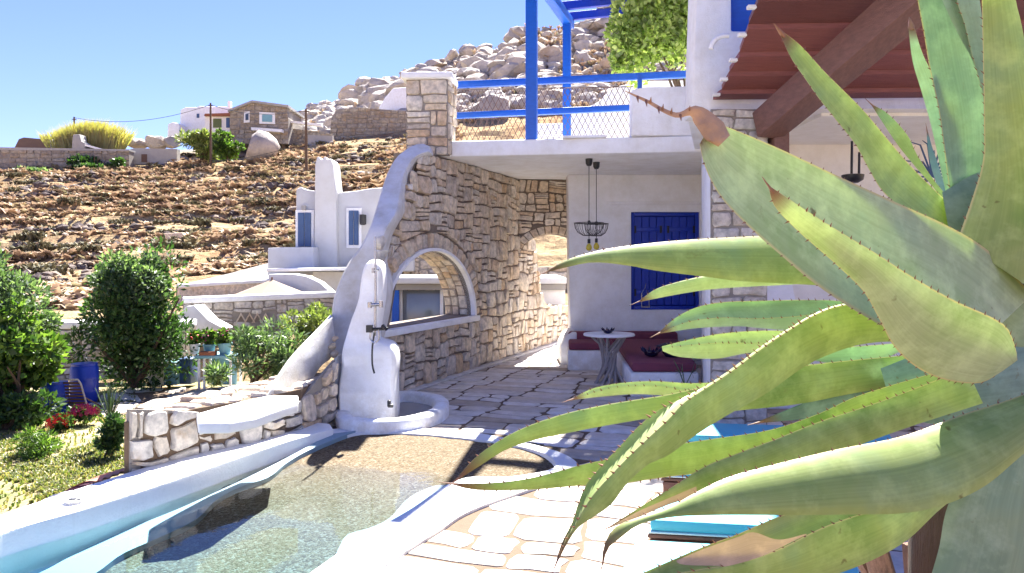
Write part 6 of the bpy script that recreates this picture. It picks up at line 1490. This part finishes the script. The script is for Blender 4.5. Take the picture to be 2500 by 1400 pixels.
# --- leaves pointing left
leaf([(1325, 668), (1380, 636), (1450, 615), (1530, 601), (1650, 588), (1780, 580), (1900, 575), (2020, 576), (2200, 600)], [(1326, 669), (1375, 655), (1450, 641), (1540, 650), (1600, 661), (1720, 676), (1800, 686), (1900, 692), (2030, 700), (2220, 720)], 1.46, 1.58, 'green', f=.22, b=.1, tilt=.28, label='long level leaf crossing the blue shutters')
leaf([(1560, 735), (1600, 707), (1650, 690), (1720, 674), (1800, 664), (1950, 655)], [(1560, 738), (1640, 722), (1720, 709), (1800, 702), (1900, 697), (2020, 690)], 1.66, 1.70, 'yellow', f=.2)
leaf([(1610, 811), (1650, 776), (1700, 751), (1760, 739), (1850, 735), (2000, 733), (2120, 740)], [(1612, 815), (1700, 802), (1800, 797), (1850, 801), (1920, 806), (2020, 802), (2120, 800)], 1.58, 1.66, 'teal', Mm=[(1612, 813), (1680, 786), (1760, 776), (1850, 778), (1950, 772), (2030, 760), (2120, 745)], mt=.4)
leaf([(1616, 846), (1680, 830), (1760, 815), (1850, 808), (1960, 808)], [(1618, 858), (1660, 872), (1750, 876), (1830, 862), (1960, 850)], 1.66, 1.70, 'yellow', Mm=[(1616, 850), (1660, 846), (1750, 838), (1850, 838), (1960, 832)], tip=False)
# drooping hero leaf
leaf([(1357, 1372), (1372, 1325), (1396, 1278), (1410, 1235), (1430, 1185), (1470, 1135), (1515, 1088), (1560, 1040), (1605, 1003), (1645, 982), (1710, 950), (1780, 905), (1860, 845), (1930, 800), (1990, 765), (2060, 742), (2160, 742), (2300, 760)],
     [(1361, 1374), (1386, 1325), (1412, 1288), (1450, 1262), (1492, 1232), (1530, 1182), (1582, 1135), (1632, 1112), (1700, 1062), (1780, 1012), (1870, 962), (1950, 905), (2010, 872), (2100, 842), (2200, 835), (2340, 850)],
     1.02, 1.42, 'green', Mm=[(1359, 1373), (1378, 1326), (1404, 1282), (1424, 1245), (1450, 1206), (1492, 1160), (1540, 1110), (1588, 1065), (1632, 1024), (1668, 985), (1716, 953), (1784, 908), (1863, 849), (1932, 803), (1992, 768), (2062, 745), (2162, 745), (2300, 765)],
     f=.25, b=.12, mt=.35, n=60, spacing=.017, sp_len=.0062, label='long leaf drooping to the lower left with a dark tip', f2=.22)
leaf([(1116, 1167), (1158, 1120), (1220, 1075), (1290, 1040), (1380, 1010), (1470, 990), (1560, 975), (1640, 962), (1800, 925), (1950, 895), (2100, 878), (2300, 860)], [(1119, 1171), (1172, 1138), (1230, 1101), (1300, 1076), (1400, 1055), (1500, 1036), (1600, 1020), (1700, 1014), (1800, 1003), (1950, 987), (2100, 958), (2320, 925)], 1.34, 1.58, 'green', f=.16, b=.1, label='curving leaf with its brown tip over the pool beach')
leaf([(1395, 974), (1450, 948), (1520, 935), (1600, 931), (1690, 936), (1800, 930)], [(1398, 977), (1470, 969), (1550, 963), (1620, 966), (1700, 970), (1800, 972)], 1.60, 1.66, 'yellow', Mm=[(1397, 976), (1460, 955), (1520, 944), (1600, 943), (1690, 955), (1800, 955)])
leaf([(1102, 1179), (1160, 1181), (1250, 1175), (1330, 1160), (1420, 1135), (1500, 1118), (1620, 1090), (1740, 1072), (1880, 1050), (2000, 1010), (2100, 965), (2300, 905)], [(1102, 1183), (1165, 1197), (1300, 1196), (1420, 1186), (1500, 1184), (1620, 1166), (1740, 1150), (1850, 1112), (2000, 1070), (2150, 1012), (2330, 960)], 1.20, 1.46, 'green', f=.12, b=.12, spL=True, label='straight leaf whose tip touches the white pool border in view')
leaf([(1485, 1287), (1560, 1240), (1640, 1190), (1720, 1140), (1800, 1108), (1900, 1070), (2000, 1030), (2150, 980), (2360, 900)], [(1488, 1289), (1560, 1262), (1640, 1226), (1700, 1222), (1850, 1190), (2000, 1125), (2200, 1050), (2400, 985)], 1.15, 1.36, 'green', f=.14)
leaf([(1486, 1288), (1560, 1248), (1620, 1222), (1700, 1188)], [(1488, 1290), (1560, 1263), (1640, 1230), (1704, 1214)], 1.13, 1.16, 'tan', f=.06, tip=False, spU=False, label='reddish dried edge fold')
leaf([(1470, 1374), (1474, 1335), (1498, 1290), (1550, 1266), (1630, 1240), (1700, 1202), (1780, 1165), (1900, 1132), (2050, 1096), (2200, 1066), (2350, 1012), (2500, 962), (2660, 880)], [(1473, 1377), (1484, 1340), (1512, 1316), (1560, 1282), (1640, 1263), (1750, 1258), (1900, 1258), (2050, 1257), (2200, 1254), (2300, 1235), (2400, 1190), (2480, 1125), (2600, 1020)], 1.02, 1.16, 'green', f=.20, b=.10, tilt=.30, n=56, spacing=.022, label='broadest leaf reaching left just above the bottom edge')
leaf([(1540, 1412), (1640, 1368), (1720, 1334), (1800, 1305), (1900, 1262), (2000, 1235), (2150, 1200), (2350, 1130)], [(1560, 1430), (1700, 1440), (1900, 1430), (2050, 1400), (2200, 1330), (2300, 1240), (2420, 1150)], 1.08, 1.28, 'green', Mm=[(1545, 1420), (1700, 1392), (1800, 1375), (1900, 1342), (2000, 1292), (2080, 1262), (2150, 1240), (2350, 1160)], f2=.2, tip=False, label='lowest leaf with a tan channel cut by the bottom edge')
leaf([(1560, 1412), (1640, 1374), (1720, 1340), (1800, 1312), (1840, 1300), (1900, 1318), (1968, 1304)], [(1566, 1418), (1700, 1394), (1780, 1382), (1850, 1362), (1900, 1340), (1940, 1320), (1970, 1306)], 1.10, 1.135, 'tan', f=.02, b=.03, tip=False, spU=False, label='dry tan scar along the channel')
# right bottom dull leaf, and dark inner leaves
leaf([(2560, 1650), (2600, 1500), (2640, 1300), (2660, 1100), (2640, 950)], [(2220, 1650), (2262, 1450), (2292, 1340), (2320, 1220), (2420, 1050)], 1.24, 1.30, 'dull', f=.12, b=.15, spU=False, tip=False)
leaf([(1850, 1030), (1960, 985), (2100, 930), (2200, 892), (2330, 850), (2500, 800)], [(1852, 1034), (2000, 1020), (2150, 995), (2300, 972), (2500, 960)], 1.52, 1.60, 'dark', f=.1, spU=False)
leaf([(1958, 868), (2050, 850), (2190, 838), (2300, 820)], [(1962, 876), (2060, 892), (2140, 886), (2210, 856), (2320, 850)], 1.62, 1.66, 'teal', f=-.1, b=.2, spL=True)
leaf([(1930, 884), (2060, 896), (2150, 888), (2260, 850)], [(1935, 890), (2060, 908), (2160, 904), (2270, 880)], 1.64, 1.70, 'yellow', f=.1, spU=False)
leaf([(2150, 900), (2280, 850), (2450, 800), (2600, 760)], [(2180, 1010), (2300, 1040), (2450, 1040), (2600, 1020)], 1.50, 1.52, 'dark', f=.15, spU=False, tip=False)
leaf([(2300, 470), (2400, 420), (2500, 450), (2620, 500)], [(2330, 640), (2420, 860), (2500, 940), (2620, 960)], 1.50, 1.54, 'dull', f=.15, spU=False, tip=False)
leaf([(2096, 1048), (2150, 1015), (2240, 975), (2350, 940)], [(2100, 1052), (2170, 1046), (2260, 1020), (2360, 990)], 1.44, 1.48, 'tan', f=.1, spU=False)
# leaves on the far and right sides complete the rosette
cc = Vector((1.22, 1.66, 1.38))
def side_leaf(az, el, Ln, w_, mat):
    dr = Vector((math.cos(az) * math.cos(el), math.sin(az) * math.cos(el), math.sin(el))); side = dr.cross(Vector((0, 0, 1))).normalized(); up = side.cross(dr); n = 18; vs_ = []; uv = []; fs = []
    for i in range(n):
        t = i / (n - 1); c_ = cc + dr * Ln * (1 - t) + Vector((0, 0, -.25 * Ln * (1 - t) ** 2)); ww = w_ * (math.sin(math.pi * min(1, .12 + (t) * .75)) ** .8) * (1 if t > .02 else .1)
        for k in range(9):
            s = k / 8 - .5; vs_.append(c_ + side * (s * ww) + up * (abs(s) ** 1.5 * ww * .7)); uv.append((k / 8, t))
        for k in range(1, 8):
            s = .5 - k / 8; vs_.append(c_ + side * (s * ww) + up * (abs(s) ** 1.5 * ww * .7 - .03 * (1 - 4 * s * s) * ww / .15)); uv.append((.5, t))
    for i in range(n - 1):
        for k in range(16): fs.append((i * 16 + k, i * 16 + (k + 1) % 16, (i + 1) * 16 + (k + 1) % 16, (i + 1) * 16 + k))
    mb = MB(); mb.add(vs_, fs + [tuple(range(16))[::-1], tuple((n - 1) * 16 + k for k in range(16))]); mb.build('leaf', AG[mat], agave, smooth=True, uv=uv)
for az, el, Ln, w_, m_ in ((.2, .3, .95, .15, 'green'), (.9, .5, .9, .14, 'teal'), (-.4, .1, .95, .16, 'yellow'), (.35, -.1, .9, .15, 'green')): side_leaf(az, el, Ln, w_, m_)
# trunk wrapped in old fibrous leaf bases
mb = MB(); mb.lathe((.95, 1.56, 0.008), [(.12, 0), (.10, .3), (.10, .7), (.10, 1.0), (.09, 1.2), (0, 1.24)], 20); mb.build('trunk', M['bark'], agave, smooth=True)
M['husk'] = simple('old_leaf_husk', (0.50, 0.28, 0.19), 0.85, 0.4, 10, 0.9, 40, vec=(12, 12, 1.4), dist=.01)
for k in range(44):
    a = k * 2.4 + lrnd.uniform(-.2, .2); z0_ = lrnd.uniform(.10, .74); r0 = lrnd.choice((.115, .14, .165)); u = Vector((math.cos(a), math.sin(a), 0)); v = Vector((-u.y, u.x, 0)); h = lrnd.uniform(.28, .44); vs_ = []; fs = []
    for i in range(9):
        t = i / 8; c_ = Vector((.95, 1.56, z0_ + h * t)) + u * (r0 + .015 + .06 * t * t + .01 * math.sin(i)); ww = .05 * (1 - .6 * abs(t - .35)) 
        for s in (-1, -.4, .4, 1): vs_.append(c_ + v * (ww * s) + u * (.012 * (1 - s * s)))
        for s in (1, -1): vs_.append(c_ + v * (ww * s * .8) - u * .012)
    for i in range(8):
        for q in range(6): fs.append((i * 6 + q, i * 6 + (q + 1) % 6, (i + 1) * 6 + (q + 1) % 6, (i + 1) * 6 + q))
    mb = MB(); mb.add(vs_, fs + [tuple(range(6))[::-1], tuple(48 + q for q in range(6))]); mb.build('husk', M['husk'], agave, smooth=True)
